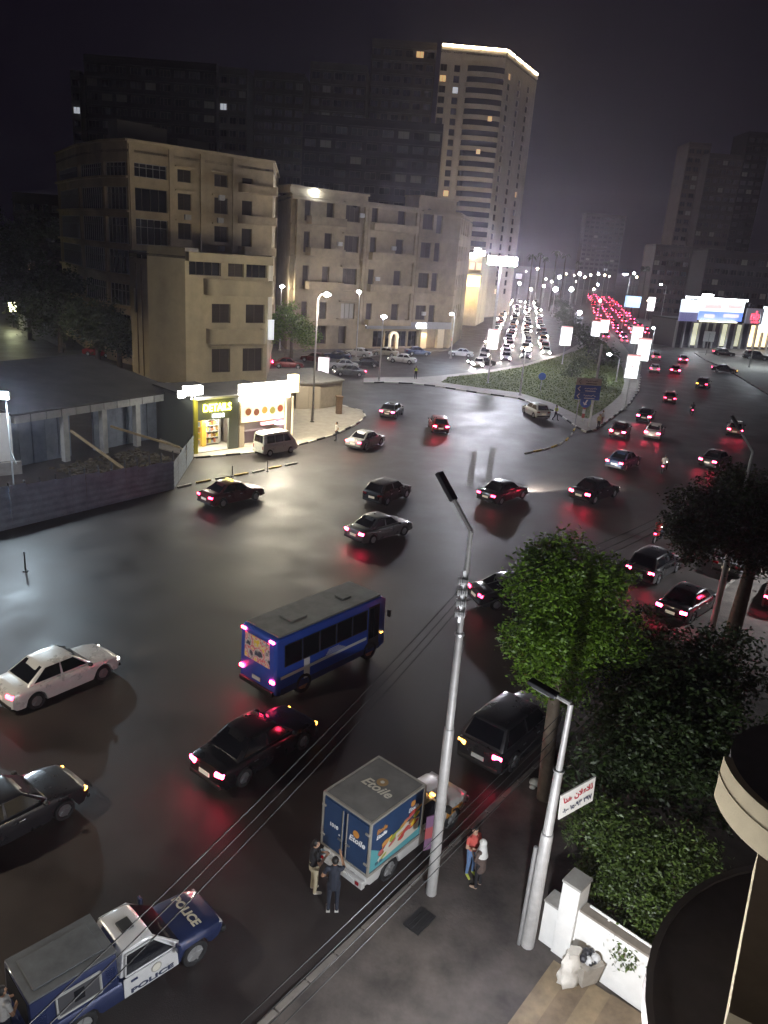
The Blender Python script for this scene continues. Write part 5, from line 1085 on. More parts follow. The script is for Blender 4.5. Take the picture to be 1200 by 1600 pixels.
# flood on the building plot
p = AT(6, 618, 44); t = thing('site_floodlight', 'blue-white site floodlight on a bracket at the left edge', 'floodlight', p); part('housing', DARKM, t, lambda mb: mb.box((0, .12, 0), (.6, .2, .5))); part('lens', glow('site_lens', (.72, .88, 1), 260), t, lambda mb: mb.box((0, 0, 0), (.5, .06, .42))); part('bracket', STEEL, t, lambda mb: mb.tube([(0, .2, 0), (0, .25, -3.5), (.25, .3, -4.2)], .05, 6).tube([(0, .25, -3.5), (0, .25, -p.z)], .05, 6)); spot(t, (.1, -.25, 0), 5500, (.70, .87, 1), 170, .5, .25, aim=(.35, -.6, -.75))
# roof lamp on the sand building, lamp at the pavilion
p = AT(495, 300, 131); t = thing('rooftop_lamp', 'single white lamp at the roof edge of the sand-coloured building', 'lamp', p); part('lens', LAMPW, t, lambda mb: mb.sphere((0, 0, 0), .32, 10, 6)); part('bracket', DARKM, t, lambda mb: mb.tube([(0, 0, 0), (0, 1.2, .5), (0, 2.6, .3)], .06, 6)); point(t, (0, -.5, -.2), 500, COOL, .2)
o = tag(put('garden_lamp', MB().box((0, 0, 3.4), (.9, .9, 1.5)).tube([(0, 0, 0), (0, 0, 2.7)], .08, 6, 1).mesh('garden_lamp', [glow('garden_lens', (1, .97, .6), 16), DARKM]), None, G(22, 512)), 'boxy yellow-white lamp on a post in the dark garden far left', 'lamp'); point(o, (0, -1, 3.4), 500, (.9, 1, .55), .4)
# unseen lamps added to brighten facades and truck; the far-kerb one follows cast shadows
for i, (x, y, z, pw, col, lb) in enumerate(((-29, 43, 10, 4200, (.9, .93, 1), 'unseen street lamp added left of the frame behind the hoarding as fill light'), (-20, 17, 10, 6000, (1, .88, .72), 'street lamp standing outside the frame on the left, far kerb'), (-58, 70, 10, 3000, (1, .84, .55), 'unseen street lamp added on the left side street to light the facades'), (-50, 92, 11, 5000, (1, .82, .5), 'unseen street lamp added beyond the dark garden to light the facades'))):
    t = thing('street_lamp', lb, 'street lamp', (x, y, 0)); part('pole', POLEP, t, lambda mb: mb.tube([(0, 0, 0), (0, 0, z), (1.2, 0, z+.4)], [.12, .09, .05], 8)); hd = put('lamp_head', MB().box((1.4, 0, z+.42), (.7, .3, .14)).mesh('lamp_head', [DARKM], bevel=.03), t); put('lens', MB().box((1.4, 0, z+.33), (.5, .22, .05)).mesh('lens', [LAMPY]), hd); spot(t, (1.4, 0, z+.2), pw, col, 172, .5, .2)
t = thing('street_lamp', 'street lamp outside the frame on the right, lighting the pavement by the parked cars', 'street lamp', (27, 42, 0)); part('pole', POLEP, t, lambda mb: mb.tube([(0, 0, 0), (0, 0, 6.5), (-1, 0, 6.8)], [.1, .08, .05], 8)); hd = part('lamp_head', DARKM, t, lambda mb: mb.box((-1.2, 0, 6.85), (.6, .3, .12))); part('lens', LAMPW, hd, lambda mb: mb.box((-1.2, 0, 6.75), (.4, .2, .05))); spot(t, (-1.2, 0, 6.6), 8000, (.95, .97, 1), 165, .5, .15)
# far lamps along the avenue
rn = random.Random(31)
spots_ = [(862, 440), (874, 433), (885, 428), (897, 430), (906, 428), (914, 433), (923, 430), (935, 428), (945, 430), (952, 432), (991, 427), (995, 433), (1022, 427), (1026, 416), (1013, 470), (900, 440), (868, 452), (840, 420), (822, 424), (812, 443), (830, 452), (853, 436), (893, 452), (928, 452), (938, 470), (905, 493), (1150, 449), (850, 447), (934, 445)]
for i, (x, y) in enumerate(spots_):
    Y = rn.uniform(330, 620) if y < 446 else rn.uniform(260, 340); hd = AT(x, y, Y); t = thing('street_lamp', 'distant street lamp, a point of light along the far avenue', 'street lamp', (hd.x, Y, 0), 0, 'far avenue lamps')
    part('pole', POLEP, t, lambda mb: mb.tube([(0, 0, 0), (0, 0, max(hd.z, 1.5))], .12, 6)); part('lens', glow('far_lens_%d' % (i % 3), [(1, .9, .75), (.85, .92, 1), (1, .8, .55)][i % 3], 70), t, lambda mb: mb.sphere((0, 0, max(hd.z, 1.5)), .42+.35*(i % 3 == 1), 8, 6))
# ------------------------------------------------------------------ near poles with cables
CER = mat('insulator', (.5, .5, .5), .4)
def near_pole(base, bend, tip, label, r0=.15, joint=None):
    p = G(*base); v = ray(*bend); k = (p.x*v[0]+p.y*v[1])/(v[0]**2+v[1]**2); B = Vector((v[0]*k, v[1]*k, CAM_H+v[2]*k)); h = B.z
    d = Vector((-NST.x, -NST.y, 0)); best = min((((Vector((B.x, B.y, h))+d*L+Z*rz) , L, rz) for L in [x*.1 for x in range(8, 36)] for rz in [x*.1 for x in range(0, 14)]), key=lambda c: (lambda q: (q[0]-tip[0])**2+(q[1]-tip[1])**2)(PJ(c[0])))
    T = best[0]-p; t = thing('street_lamp', label, 'street lamp', p); top = Vector((B.x-p.x, B.y-p.y, h))
    part('pole', POLEP, t, lambda mb: mb.tube([(0, 0, 0), top*.28, top*.5, top*.505, top*.75, top*.755, top], [r0, r0*.93, r0*.88, r0*.72, r0*.62, r0*.48, r0*.36], 12), smooth=40)
    part('collar', STEEL, t, lambda mb: [mb.tube([top*q, top*(q+.006)], r0*1.0-q*.05, 12) for q in (.3, .5, .75)])
    part('arm', POLEP, t, lambda mb: mb.tube([top, top+(T-top)*.85], [r0*.36, r0*.28], 8)); dr = (T-top).normalized()
    hd = part('lamp_head', DARKM, t, lambda mb: mb.box(top+(T-top)*.88, (.75, .24, .11), M=frame((0, 0, 0), dr, dr.cross(Z).cross(dr)*-1 if False else Z.cross(dr)).to_3x3().to_4x4()), bevel=.03); part('lens', mat('unlit_lens', (.25, .25, .24), .3), hd, lambda mb: mb.box(top+(T-top)*.9-Z*.07, (.45, .18, .03), M=frame((0, 0, 0), dr, Z.cross(dr)).to_3x3().to_4x4()))
    return t, p, top
def PJ(P):
    c = AX.T @ (np.array(P)-np.array([0, 0, CAM_H])); return 600+F_PX*c[0]/c[2], 800+F_PX*c[1]/c[2]
t1, p1, top1 = near_pole((673, 1401), (736, 830), (692, 750), 'grey lamp post with an unlit arm standing at the near kerb')
hs = [HT((673, 1401), (722, y)) for y in (905, 922, 939, 956)]
for h in hs:
    o = part('insulator', CER, t1, lambda mb: [mb.tube([(-.22+k*.05, -.1, h), (-.19+k*.05, -.1, h)], .10-.02*(k % 2), 8) for k in range(5)])
part('rack', STEEL, t1, lambda mb: mb.box((-.10, -.05, (hs[0]+hs[-1])/2), (.06, .06, hs[0]-hs[-1]+.5)))
part('banner', [mat('banner_purple', (.12, .06, .12), .8), mat('banner_red', (.24, .045, .05), .8)], t1, lambda mb: [mb.box((-.26, -.10, 1.85+k*.36), (.22, .03, .36), .5, m=(0, 1, 0)[k]) for k in range(3)])
t2, p2, top2 = near_pole((823, 1482), (892, 1100), (940, 1085), 'grey pole carrying the white notice near the boundary wall', .17)
t3, p3, top3 = near_pole((1110, 992), (1176, 706), (1150, 629), 'tall lamp post with an unlit arm beside the right street tree', .16)
# long sign bracket pipe on pole 2
part('conduit', STEEL, t2, lambda mb: mb.tube([(-.22, 0, .1), (-.2, 0, 3.2)], .05, 6))
# white notice
zA, zB = HT((823, 1482), (872, 1246)), HT((823, 1482), (872, 1281)); u = UST*.72+NST*.05; t = thing('notice_board', 'white notice with red and black Arabic writing fixed to the grey pole', 'sign', p2+u.normalized()*.16+top2*.0); w_, hb = 1.02, .62; un = Vector((.92, .38, 0)).normalized()
A0_ = G(823, 1482); dpt = A0_.y
vq = [AT(x, y, A0_.y+dy) for x, y, dy in ((873, 1281, .1), (926, 1251, .55), (931, 1214, .55), (877, 1244, .1))]
t.location = (0, 0, 0); part('board', mat('notice_white', (.66, .64, .60), .6, var=.05), t, lambda mb: mb.add([v for v in vq]+[v+Vector((-.02, .03, 0)) for v in vq], [(0, 1, 2, 3), (7, 6, 5, 4), (0, 4, 5, 1), (1, 5, 6, 2), (2, 6, 7, 3), (3, 7, 4, 0)]))
un = (vq[1]-vq[0]); vn = vq[3]-vq[0]; cc_ = sum(vq, Vector())/4
text('lettering', '\ufe8e\ufee8\ufeeb \ufee5\ufefc\ufecb\ufefc\ufedf', .3, mat('notice_red', (.45, .03, .05), .6), frame(cc_+vn*.20+Vector((.01, -.016, 0)), un, Z), t, .003, .006, fit=(un.length*.84, .22)); text('lettering', '٠١٠٠ ١٥٠٩٣ ٢٩٧', .2, mat('notice_ink', (.03, .035, .08), .6), frame(cc_-vn*.20+Vector((.01, -.016, 0)), un, Z), t, .003, .004, fit=(un.length*.86, .16))
# cables
CBL = mat('cable_black', (.02, .02, .02), .6)
def cable(a, b, sag, label, r=.009, grp='overhead cables'):
    pts = [Vector(a).lerp(Vector(b), k/14)-Z*sag*4*(k/14)*(1-k/14) for k in range(15)]; tag(put('overhead_cable', MB().tube(pts, r, 4).mesh('overhead_cable', [CBL])), label, 'cable', grp)
prev = p1-Vector((.45, .89, 0))*27; nxt = p3
for k, h in enumerate(hs[1:]):
    cable(p1+Vector((-.22, -.1, h)), prev+Vector((-.22, -.1, h+.15)), .9, '%s overhead cable running from the near lamp post towards the bottom left' % ('topmost', 'second', 'third', 'lowest')[k])
    cable(p1+Vector((.05, .05, h)), p3+Vector((-.2, 0, h*.93)), .5, '%s overhead cable running from the near lamp post into the green tree' % ('topmost', 'second', 'third', 'lowest')[k])
for k in range(4): cable(p2+top2+Vector((-.1, 0, -.15-.28*k)), p2+top2-UST*26+Vector((0, 0, -.15-.28*k)), .5, '%s of the overhead cables crossing in front of the cargo truck' % ('topmost', 'second', 'third', 'lowest')[k])
t = thing('street_lamp', 'unseen lamp post outside the frame behind the police pickup, ending the cables', 'street lamp', prev); part('pole', POLEP, t, lambda mb: mb.tube([(0, 0, 0), (0, 0, 5), (0, 0, 10)], [.15, .11, .06], 10)); part('arm', POLEP, t, lambda mb: mb.tube([(0, 0, 10), (-1.6, 1.2, 10.6)], [.06, .04], 8)); hd = part('lamp_head', DARKM, t, lambda mb: mb.box((-1.6, 1.2, 10.6), (.7, .3, .14), 2.5)); part('lens', LAMPY, hd, lambda mb: mb.box((-1.6, 1.2, 10.5), (.5, .2, .05), 2.5)); spot(t, (-1.6, 1.2, 10.3), 800, (1, .93, .82), 172, .5, .2)  # unseen lamp; ends the cables and lights the near pavement
# ------------------------------------------------------------------ boundary wall, near building
WW = mat('wall_whitewash', (.74, .73, .70), .85, var=.10, scale=1.6, bump=.15, bscale=8, grime=.12); COPE = mat('coping', (.22, .19, .16), .85, var=.2, scale=3)
wa, wb = G(872, 1487, .14), G(1045, 1612, .14); wu = (wb-wa).normalized(); wn = Vector((wu.y, -wu.x, 0)); f = Face(wa, wa+wu*7)
t = thing('boundary_wall', 'white boundary wall with a stepped gate post beside the steps', 'wall'); Hw = 1.72
part('wall', WW, t, lambda mb: strip(mb, f, .3, 7, .14, Hw, 0, back=-.28)); part('coping', COPE, t, lambda mb: strip(mb, f, .35, 7, Hw, Hw+.06, .02, back=-.32))
part('gate_post', WW, t, lambda mb: [strip(mb, f, -.15, .32, .14, 2.35, .12, back=-.42), strip(mb, f, -.55, -.15, .14, 1.4, .06, back=-.40)], bevel=.01); part('post_cap', CONC, t, lambda mb: [strip(mb, f, -.17, .34, 2.35, 2.42, .14, back=-.44), strip(mb, f, -.57, -.15, 1.4, 1.45, .08, back=-.42)]); part('pipe', WHITE, t, lambda mb: mb.tube([f.p(.5, Hw+.14, -.2), f.p(2.2, Hw+.12, -.2)], .035, 6).tube([f.p(1.0, Hw, -.2), f.p(1.0, Hw+.14, -.2)], .03, 5)); part('pipe', WHITE, t, lambda mb: mb.tube([f.p(3.9, Hw+.14, -.2), f.p(5.2, Hw+.12, -.2)], .035, 6))
TILE = mat('entrance_tile', (.22, .165, .10), .8, var=.35, scale=2.0, grime=.3); TILE2 = mat('entrance_tile_dark', (.15, .11, .07), .8, var=.35, scale=2.0); st = thing('entrance_steps', 'brown stone entrance steps in front of the white wall', 'steps')
e0 = G(868, 1497, .14)
for k in range(4): part('step', (TILE, TILE2)[k % 2], st, lambda mb: strip(mb, Face(e0-UST*9, e0-UST*.05), 0, 8.9, .135, .165+.035*k, k*.5+(.495 if k < 3 else 6), back=k*.5))
def bundle(p, label, col, sx, h, name, m2=None):
    mb = MB(); rn = random.Random(8); n = 14; rows = 10
    for i in range(rows+1):
        z = h*i/rows; rr = sx*(.95-.35*(i/rows)**3)*(.9+.1*math.sin(i*1.3))
        for j in range(n): q = 2*math.pi*j/n; e = 1+.16*math.sin(j*2.5+i*.7)+rn.uniform(-.05, .05); mb.v.append((rr*e*math.cos(q), rr*.7*e*math.sin(q), z))
    for i in range(rows):
        for j in range(n): mb.f.append((i*n+j, i*n+(j+1) % n, (i+1)*n+(j+1) % n, (i+1)*n+j)); mb.m.append(0)
    mb.f.append(tuple(rows*n+j for j in range(n))); mb.m.append(0)
    return tag(put(name, mb.mesh(name, [mat('bundle_'+name, col, .6, var=.12, scale=6)], smooth=60), None, p, .6), label, 'bag')
bp_ = G(888, 1532, .24); bundle(bp_, 'bulging translucent white sack leaning on the boundary wall', (.55, .52, .47), .34, .95, 'white_sack')
bb = G(914, 1530, .27); t = thing('litter_bin', 'grey bin full of dark rubbish beside the white sack', 'bin', bb, .4); part('tub', mat('bin_grey', (.32, .29, .25), .7, var=.15, scale=4), t, lambda mb: mb.add([(x*s_, y*s_*.8, z) for z, s_ in ((0, .22), (.6, .30)) for x, y in ((-1, -1), (1, -1), (1, 1), (-1, 1))], [(0, 1, 5, 4), (1, 2, 6, 5), (2, 3, 7, 6), (3, 0, 4, 7), (3, 2, 1, 0), (4, 5, 6, 7)])); part('rubbish', [mat('rubbish_dark', (.02, .02, .025), .4), mat('rubbish_pale', (.5, .5, .5), .5)], t, lambda mb: [mb.sphere((random.uniform(-.2, .2), random.uniform(-.15, .15), .62+random.uniform(0, .08)), random.uniform(.06, .13), 7, 5, k % 4 == 0) for k in range(12)])
p = G(715+0, 1195) if False else G(836, 1228, .14); tag(put('litter_bag', MB().sphere((0, 0, .14), (.22, .18, .14), 10, 6).sphere((.2, .1, .10), (.15, .12, .10), 8, 6).sphere((-.12, -.16, .08), (.12, .1, .08), 8, 6).mesh('litter_bag', [mat('bag_grey', (.35, .36, .32), .5, var=.3, scale=8)], smooth=True), None, p), 'grey litter bag lying at the foot of the green street tree', 'bag')
# near building: rounded balcony and dark canopy at the right edge
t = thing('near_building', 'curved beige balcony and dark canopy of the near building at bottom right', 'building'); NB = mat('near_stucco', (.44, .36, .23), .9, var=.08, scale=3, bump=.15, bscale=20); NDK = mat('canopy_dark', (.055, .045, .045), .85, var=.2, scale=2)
def ring(mb, C, R0, R1, a0, a1, z0, z1, n=28, m=0):
    k = len(mb.v)
    for i in range(n+1):
        q = a0+(a1-a0)*i/n
        for r_, z in ((R0, z0), (R1, z0), (R1, z1), (R0, z1)): mb.v.append((C[0]+r_*math.cos(q), C[1]+r_*math.sin(q), z))
    for i in range(n):
        for j in range(4): a = k+i*4+j; b = k+i*4+(j+1) % 4; mb.f.append((a, b, b+4, a+4)); mb.m.append(m)
    mb.f += [(k, k+1, k+2, k+3), (k+n*4+3, k+n*4+2, k+n*4+1, k+n*4)]; mb.m += [m, m]
zb0 = 8.9; E1 = G(1131, 1265, zb0); C = (E1.x+1.75, E1.y+.05)
part('balcony', NB, t, lambda mb: (ring(mb, C, 1.62, 1.75, R_(166), R_(330), zb0-.1, zb0+.62, 48), ring(mb, C, 1.60, 1.765, R_(166), R_(330), zb0+.32, zb0+.335, 48)), smooth=40); part('balcony_fill', NDK, t, lambda mb: mb.prism([(C[0]+1.62*math.cos(R_(a)), C[1]+1.62*math.sin(R_(a))) for a in range(0, 360, 8)], zb0-.15, zb0+.56))  # flat dark disc fills the balcony just below its rim
zc0 = 5.2; E2 = G(1033, 1690, zc0); C2 = (E2.x+4.6, E2.y+.1)
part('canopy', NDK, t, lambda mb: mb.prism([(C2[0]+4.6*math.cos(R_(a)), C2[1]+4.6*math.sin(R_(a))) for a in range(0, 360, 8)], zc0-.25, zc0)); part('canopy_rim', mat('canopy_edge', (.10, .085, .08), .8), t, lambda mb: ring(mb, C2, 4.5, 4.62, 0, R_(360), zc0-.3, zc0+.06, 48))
bm0, bm1 = G(1178, 1365, 7.2), G(1132, 1610, 7.2); part('beam', NB, t, lambda mb: mb.box((bm0+bm1)/2+Vector((.45, .05, 0)), ((bm1-bm0).length+.4, .75, .5), math.atan2((bm1-bm0).y, (bm1-bm0).x)))
part('wall', NB, t, lambda mb: mb.box((C[0]+8.2, C[1]-3.0, 9), (4, 14, 18), -.66+math.pi/2))
# entrance lamp on the near building, just outside the frame
lp = Vector((-2.0, 5.2, 6.4)); t2_ = thing('wall_lamp', 'entrance floodlight of the near building just below the frame', 'lamp', lp); part('bracket', DARKM, t2_, lambda mb: mb.tube([(0, 0, 0), (.8, -.5, .2), (1.8, -1.6, .2)], .04, 6)); part('lens', LAMPW, t2_, lambda mb: mb.sphere((0, 0, -.05), .14, 10, 6)); point(t2_, (0, .15, -.3), 1000, (.94, .95, 1), .15)
lp = Vector((2.9, 9.4, 4.4)); t2_ = thing('wall_lamp', 'gate lamp shining on the white boundary wall from below the frame', 'lamp', lp); part('bracket', DARKM, t2_, lambda mb: mb.tube([(0, 0, 0), (.8, -.5, .2), (1.8, -1.6, .2)], .04, 6)); part('lens', LAMPW, t2_, lambda mb: mb.sphere((0, 0, -.05), .1, 10, 6)); point(t2_, (0, .15, -.25), 2600, (.92, .95, 1), .12)
lp = Vector((6.5, 11.0, 3.6)); t2_ = thing('wall_lamp', 'warm lamp under the canopy of the near building', 'lamp', lp); part('bracket', DARKM, t2_, lambda mb: mb.tube([(0, 0, .1), (0, 0, 1.4)], .03, 6)); part('lens', LAMPY, t2_, lambda mb: mb.sphere((0, 0, 0), .12, 10, 6)); point(t2_, (0, 0, -.3), 60, WARM, .15)
# ------------------------------------------------------------------ trees
BARK = mat('bark', (.15, .12, .09), .9, var=.3, scale=4, bump=.5, bscale=12); BARKD = mat('bark_dark', (.06, .05, .04), .9, var=.3, scale=4, bump=.5, bscale=12)
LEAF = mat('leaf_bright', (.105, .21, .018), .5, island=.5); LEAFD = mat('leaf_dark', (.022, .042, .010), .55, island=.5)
def leaves(blobs, n, size, seed, clump=26):
    rg = np.random.default_rng(seed); vol = np.array([b[1][0]*b[1][1]*b[1][2] for b in blobs])**.7; vol /= vol.sum()
    nc = max(1, n//clump); which = rg.choice(len(blobs), nc, p=vol); d = rg.normal(size=(nc, 3)); d /= np.linalg.norm(d, axis=1)[:, None]
    rad = rg.random(nc)**.38; C = np.array([blobs[i][0] for i in which])+d*rad[:, None]*np.array([blobs[i][1] for i in which])
    P = np.repeat(C, clump, 0)+rg.normal(size=(nc*clump, 3))*size*2.1; N = len(P)
    a = rg.normal(size=(N, 3)); a[:, 2] *= .5; a /= np.linalg.norm(a, axis=1)[:, None]; b = np.cross(a, rg.normal(size=(N, 3))); b /= np.linalg.norm(b, axis=1)[:, None]
    s = size*rg.uniform(.6, 1.25, N)[:, None]; V = np.stack([P-a*s, P+b*s*.45, P+a*s, P-b*s*.45], 1).reshape(-1, 3)
    me = bpy.data.meshes.new('crown'); me.vertices.add(len(V)); me.vertices.foreach_set('co', V.ravel()); me.loops.add(N*4); me.loops.foreach_set('vertex_index', np.arange(N*4)); me.polygons.add(N); me.polygons.foreach_set('loop_start', np.arange(N)*4); me.polygons.foreach_set('loop_total', np.full(N, 4)); me.update(); me.validate(); return me
def tree(base, trunk, r, blobs, n, size, label, m=LEAF, bark=BARK, seed=1, name='street_tree', cat='tree', group=None):
    base = Vector(base); t = thing(name, label, cat, base, 0, group); trunk = [Vector(q)-base for q in trunk]
    part('trunk', bark, t, lambda mb: mb.tube(trunk, [r*(1.25-.6*i/(len(trunk)-1)) for i in range(len(trunk))], 10), smooth=50)
    tip = trunk[-1]; rn = random.Random(seed)
    def limbs(mb):
        for c, rr in blobs:
            e = Vector(c)-base; k = rn.uniform(.6, .95); s_ = trunk[-2].lerp(tip, k); mid = s_.lerp(e, .5)+Vector((rn.uniform(-.3, .3), rn.uniform(-.3, .3), .2)); mb.tube([s_, mid, e], [r*.5, r*.3, r*.12], 6)
            for q in range(3): e2 = e+Vector((rn.uniform(-1, 1)*rr[0], rn.uniform(-1, 1)*rr[1], rn.uniform(-.3, .8)*rr[2]))*.7; mb.tube([mid, e2], [r*.2, r*.05], 5)
    part('branches', bark, t, limbs)
    me = leaves([(Vector(c)-base, rr) for c, rr in blobs], n, size, seed); me.materials.append(m); put('crown', me, t); return t
def B(x, y, Y, r): p = AT(x, y, Y); return ((p.x, p.y, p.z), r)
tb = G(850, 1246, .14); yb = tb.y
tree(tb, [tb, AT(858, 1160, yb), AT(868, 1080, yb+.1), AT(874, 1010, yb+.2), AT(872, 960, yb+.2)], .20, [B(850, 925, yb-.6, (1.1, 1.0, 1.1)), B(830, 990, yb-.8, (.95, .9, .9)), B(880, 890, yb, (1.2, 1.2, 1.1)), B(918, 930, yb+.6, (1.1, 1.1, 1.1)), B(880, 990, yb-.4, (1.3, 1.2, 1.1)), B(845, 1050, yb-.2, (.8, .8, .6)), B(940, 1000, yb+.8, (1.4, 1.3, 1.2)), B(885, 1080, yb+.6, (.8, .8, .7)), B(950, 905, yb+1.2, (.8, .8, .7)), B(850, 880, yb+.3, (.8, .8, .6))], 30000, .075, 'bright green street tree in front of the right-hand traffic', seed=3)
def rt(x, y, Y): return B(x, y, Y, (1.5, 1.4, 1.3))
tb = G(1000, 1260, .14)
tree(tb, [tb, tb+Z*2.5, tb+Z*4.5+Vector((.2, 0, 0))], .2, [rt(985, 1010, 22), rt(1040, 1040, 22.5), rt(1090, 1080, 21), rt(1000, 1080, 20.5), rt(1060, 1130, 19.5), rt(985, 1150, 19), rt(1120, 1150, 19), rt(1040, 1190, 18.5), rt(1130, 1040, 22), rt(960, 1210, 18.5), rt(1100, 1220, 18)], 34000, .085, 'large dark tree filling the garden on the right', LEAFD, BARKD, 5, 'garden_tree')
tb = G(1010, 1420, .14)
tree(tb, [tb, tb+Z*1.5, tb+Z*2.6], .14, [B(930, 1290, 16.8, (.8, .8, .8)), B(980, 1320, 16.3, (1, .9, .9)), B(940, 1370, 16, (.7, .7, .6)), B(1000, 1390, 15.4, (1, .8, .8)), B(1060, 1350, 15.6, (1, .9, .9)), B(1010, 1450, 14.6, (.75, .6, .5)), B(985, 1480, 14.1, (.45, .4, .32)), B(1060, 1440, 14.6, (.8, .6, .6))], 22000, .06, 'leafy green shrub spilling over the white boundary wall', mat('leaf_mid', (.05, .085, .018), .5, island=.5), BARKD, 6, 'garden_shrub', 'shrub')
tb = G(1141, 1003, .14)
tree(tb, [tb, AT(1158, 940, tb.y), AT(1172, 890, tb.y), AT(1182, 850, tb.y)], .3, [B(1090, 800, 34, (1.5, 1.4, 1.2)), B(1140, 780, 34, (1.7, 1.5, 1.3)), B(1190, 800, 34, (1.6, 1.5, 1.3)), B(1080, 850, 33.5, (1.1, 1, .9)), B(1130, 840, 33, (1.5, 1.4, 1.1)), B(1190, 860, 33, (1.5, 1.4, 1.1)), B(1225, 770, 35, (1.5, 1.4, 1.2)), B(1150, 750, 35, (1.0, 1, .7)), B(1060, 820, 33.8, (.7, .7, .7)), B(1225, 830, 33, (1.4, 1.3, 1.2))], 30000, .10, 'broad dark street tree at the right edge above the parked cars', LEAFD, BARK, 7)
# corner tree by the pale building
tb = G(455, 560); tree(tb, [tb, tb+Z*3, tb+Z*5], .25, [B(440, 498, tb.y-1, (2.4, 2, 1.7)), B(465, 512, tb.y-2, (2.2, 2, 1.8)), B(428, 520, tb.y-2, (1.8, 1.8, 1.6)), B(480, 525, tb.y, (1.9, 1.8, 1.6)), B(450, 480, tb.y, (1.4, 1.4, .9))], 9000, .17, 'vivid green corner tree under the lamp beside the pale building', seed=8, name='corner_tree')
for i, (x, y, Y, r_, lb) in enumerate([(40, 430, 118, 7, 'dark garden tree left of the rounded beige corner'), (90, 470, 108, 6, 'dark garden tree in front of the rounded beige corner'), (150, 490, 103, 5, 'dark garden tree below the beige block'), (20, 360, 135, 8, 'tallest dark garden tree at the left edge'), (185, 520, 99, 3.5, 'dark garden tree touching the pale corner building')]):
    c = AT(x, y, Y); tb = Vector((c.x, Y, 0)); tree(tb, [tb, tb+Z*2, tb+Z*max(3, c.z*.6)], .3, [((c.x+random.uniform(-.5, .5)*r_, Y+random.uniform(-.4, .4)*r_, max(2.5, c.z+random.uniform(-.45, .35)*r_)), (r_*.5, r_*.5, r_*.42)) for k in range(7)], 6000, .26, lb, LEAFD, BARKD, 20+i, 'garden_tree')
fa, fb = G(30, 512), G(100, 545); t = thing('garden_railing', 'yellowish-lit garden railing wall far left', 'fence'); f = Face(fa, fb); part('plinth', CONC, t, lambda mb: strip(mb, f, 0, f.W, 0, .7, 0, back=-.3))
for k in range(int(f.W/1.2)): part('post', CONC, t, lambda mb: strip(mb, f, k*1.2, k*1.2+.35, .7, 2.3, 0, back=-.3))
# shrubs on the island
for i, (x, y, r_, lb) in enumerate([(893, 585, 1.6, 'dark round shrub on the island lawn near the panels'), (935, 600, 1.1, 'low shrub on the lawn left of the nearest lit panel'), (905, 570, 1.2, 'low shrub behind the round shrub on the lawn'), (960, 570, 1.4, 'low shrub at the far right of the lawn')]):
    g_ = G(x, y+5); tree(g_, [g_, g_+Z*.4, g_+Z*.7], .1, [((g_.x+random.uniform(-.6, .6), g_.y+random.uniform(-.6, .6), .9), (r_*.7, r_*.7, r_*.55)) for k in range(3)], 1500, .14, lb, mat('leaf_mid', (.05, .085, .018), .5, island=.5), BARKD, 40+i, 'lawn_shrub', 'shrub')
# median hedge and palms
for i, (x, y, Y, h_) in enumerate([(852, 405, 330, 0), (870, 396, 300, 0), (884, 400, 345, 0), (832, 402, 290, 0), (905, 410, 380, 0), (845, 398, 360, 0), (1010, 420, 300, 0), (948, 410, 420, 0)]):
    c = AT(x, y, Y); t = thing('palm_tree', 'tall palm silhouetted above the far avenue', 'palm', (c.x, Y, 0), 0, 'palms along the far avenue'); part('trunk', BARKD, t, lambda mb: mb.tube([(0, 0, 0), (.2, 0, c.z*.5), (0, 0, c.z)], [.35, .25, .22], 7))
    def fronds(mb):
        rn = random.Random(i)
        for k in range(18):
            a = rn.uniform(0, 6.28); e = rn.uniform(-.5, 1.0); d = Vector((math.cos(a), math.sin(a), 0)); L = rn.uniform(2, 3); s_ = Vector((-d.y, d.x, 0))*.28
            p0 = Vector((0, 0, c.z)); p1_ = p0+d*L*.5+Z*e; p2_ = p0+d*L+Z*(e-1.2); mb.add([p0-s_*.3, p0+s_*.3, p1_+s_, p1_-s_, p2_+s_*.1, p2_-s_*.1], [(0, 1, 2, 3), (3, 2, 4, 5)])
    part('fronds', LEAFD, t, fronds)
for i in range(14):
    q = A0+jd*(20+i*17)+jn*(18+rnd.uniform(-1, 1)); tree(q, [q, q+Z*1.2, q+Z*2], .12, [((q.x+rnd.uniform(-1.5, 1.5), q.y+rnd.uniform(-3, 3), 1.6+rnd.uniform(-.3, .8)), (1.4, 2.4, 1.0)) for k in range(3)], 900, .3, 'dark shrub on the median between the two avenue carriageways', LEAFD, BARKD, 60+i, 'median_shrub', 'shrub', 'median shrubs')
for i in range(9):
    x = 715+i*9; Y = 220+i*16; c = AT(x, 470-i*2, Y); tb = Vector((c.x-4, Y, 0)); tree(tb, [tb, tb+Z*2.5, tb+Z*4], .2, [((tb.x+random.uniform(-2, 2), Y+random.uniform(-2, 2), 5+random.uniform(-1, 1.5)), (2.2, 2.2, 1.6)) for k in range(4)], 1800, .35, 'dark roadside tree left of the oncoming jam', LEAFD, BARKD, 90+i, 'roadside_tree', 'tree', 'roadside trees left of the jam')
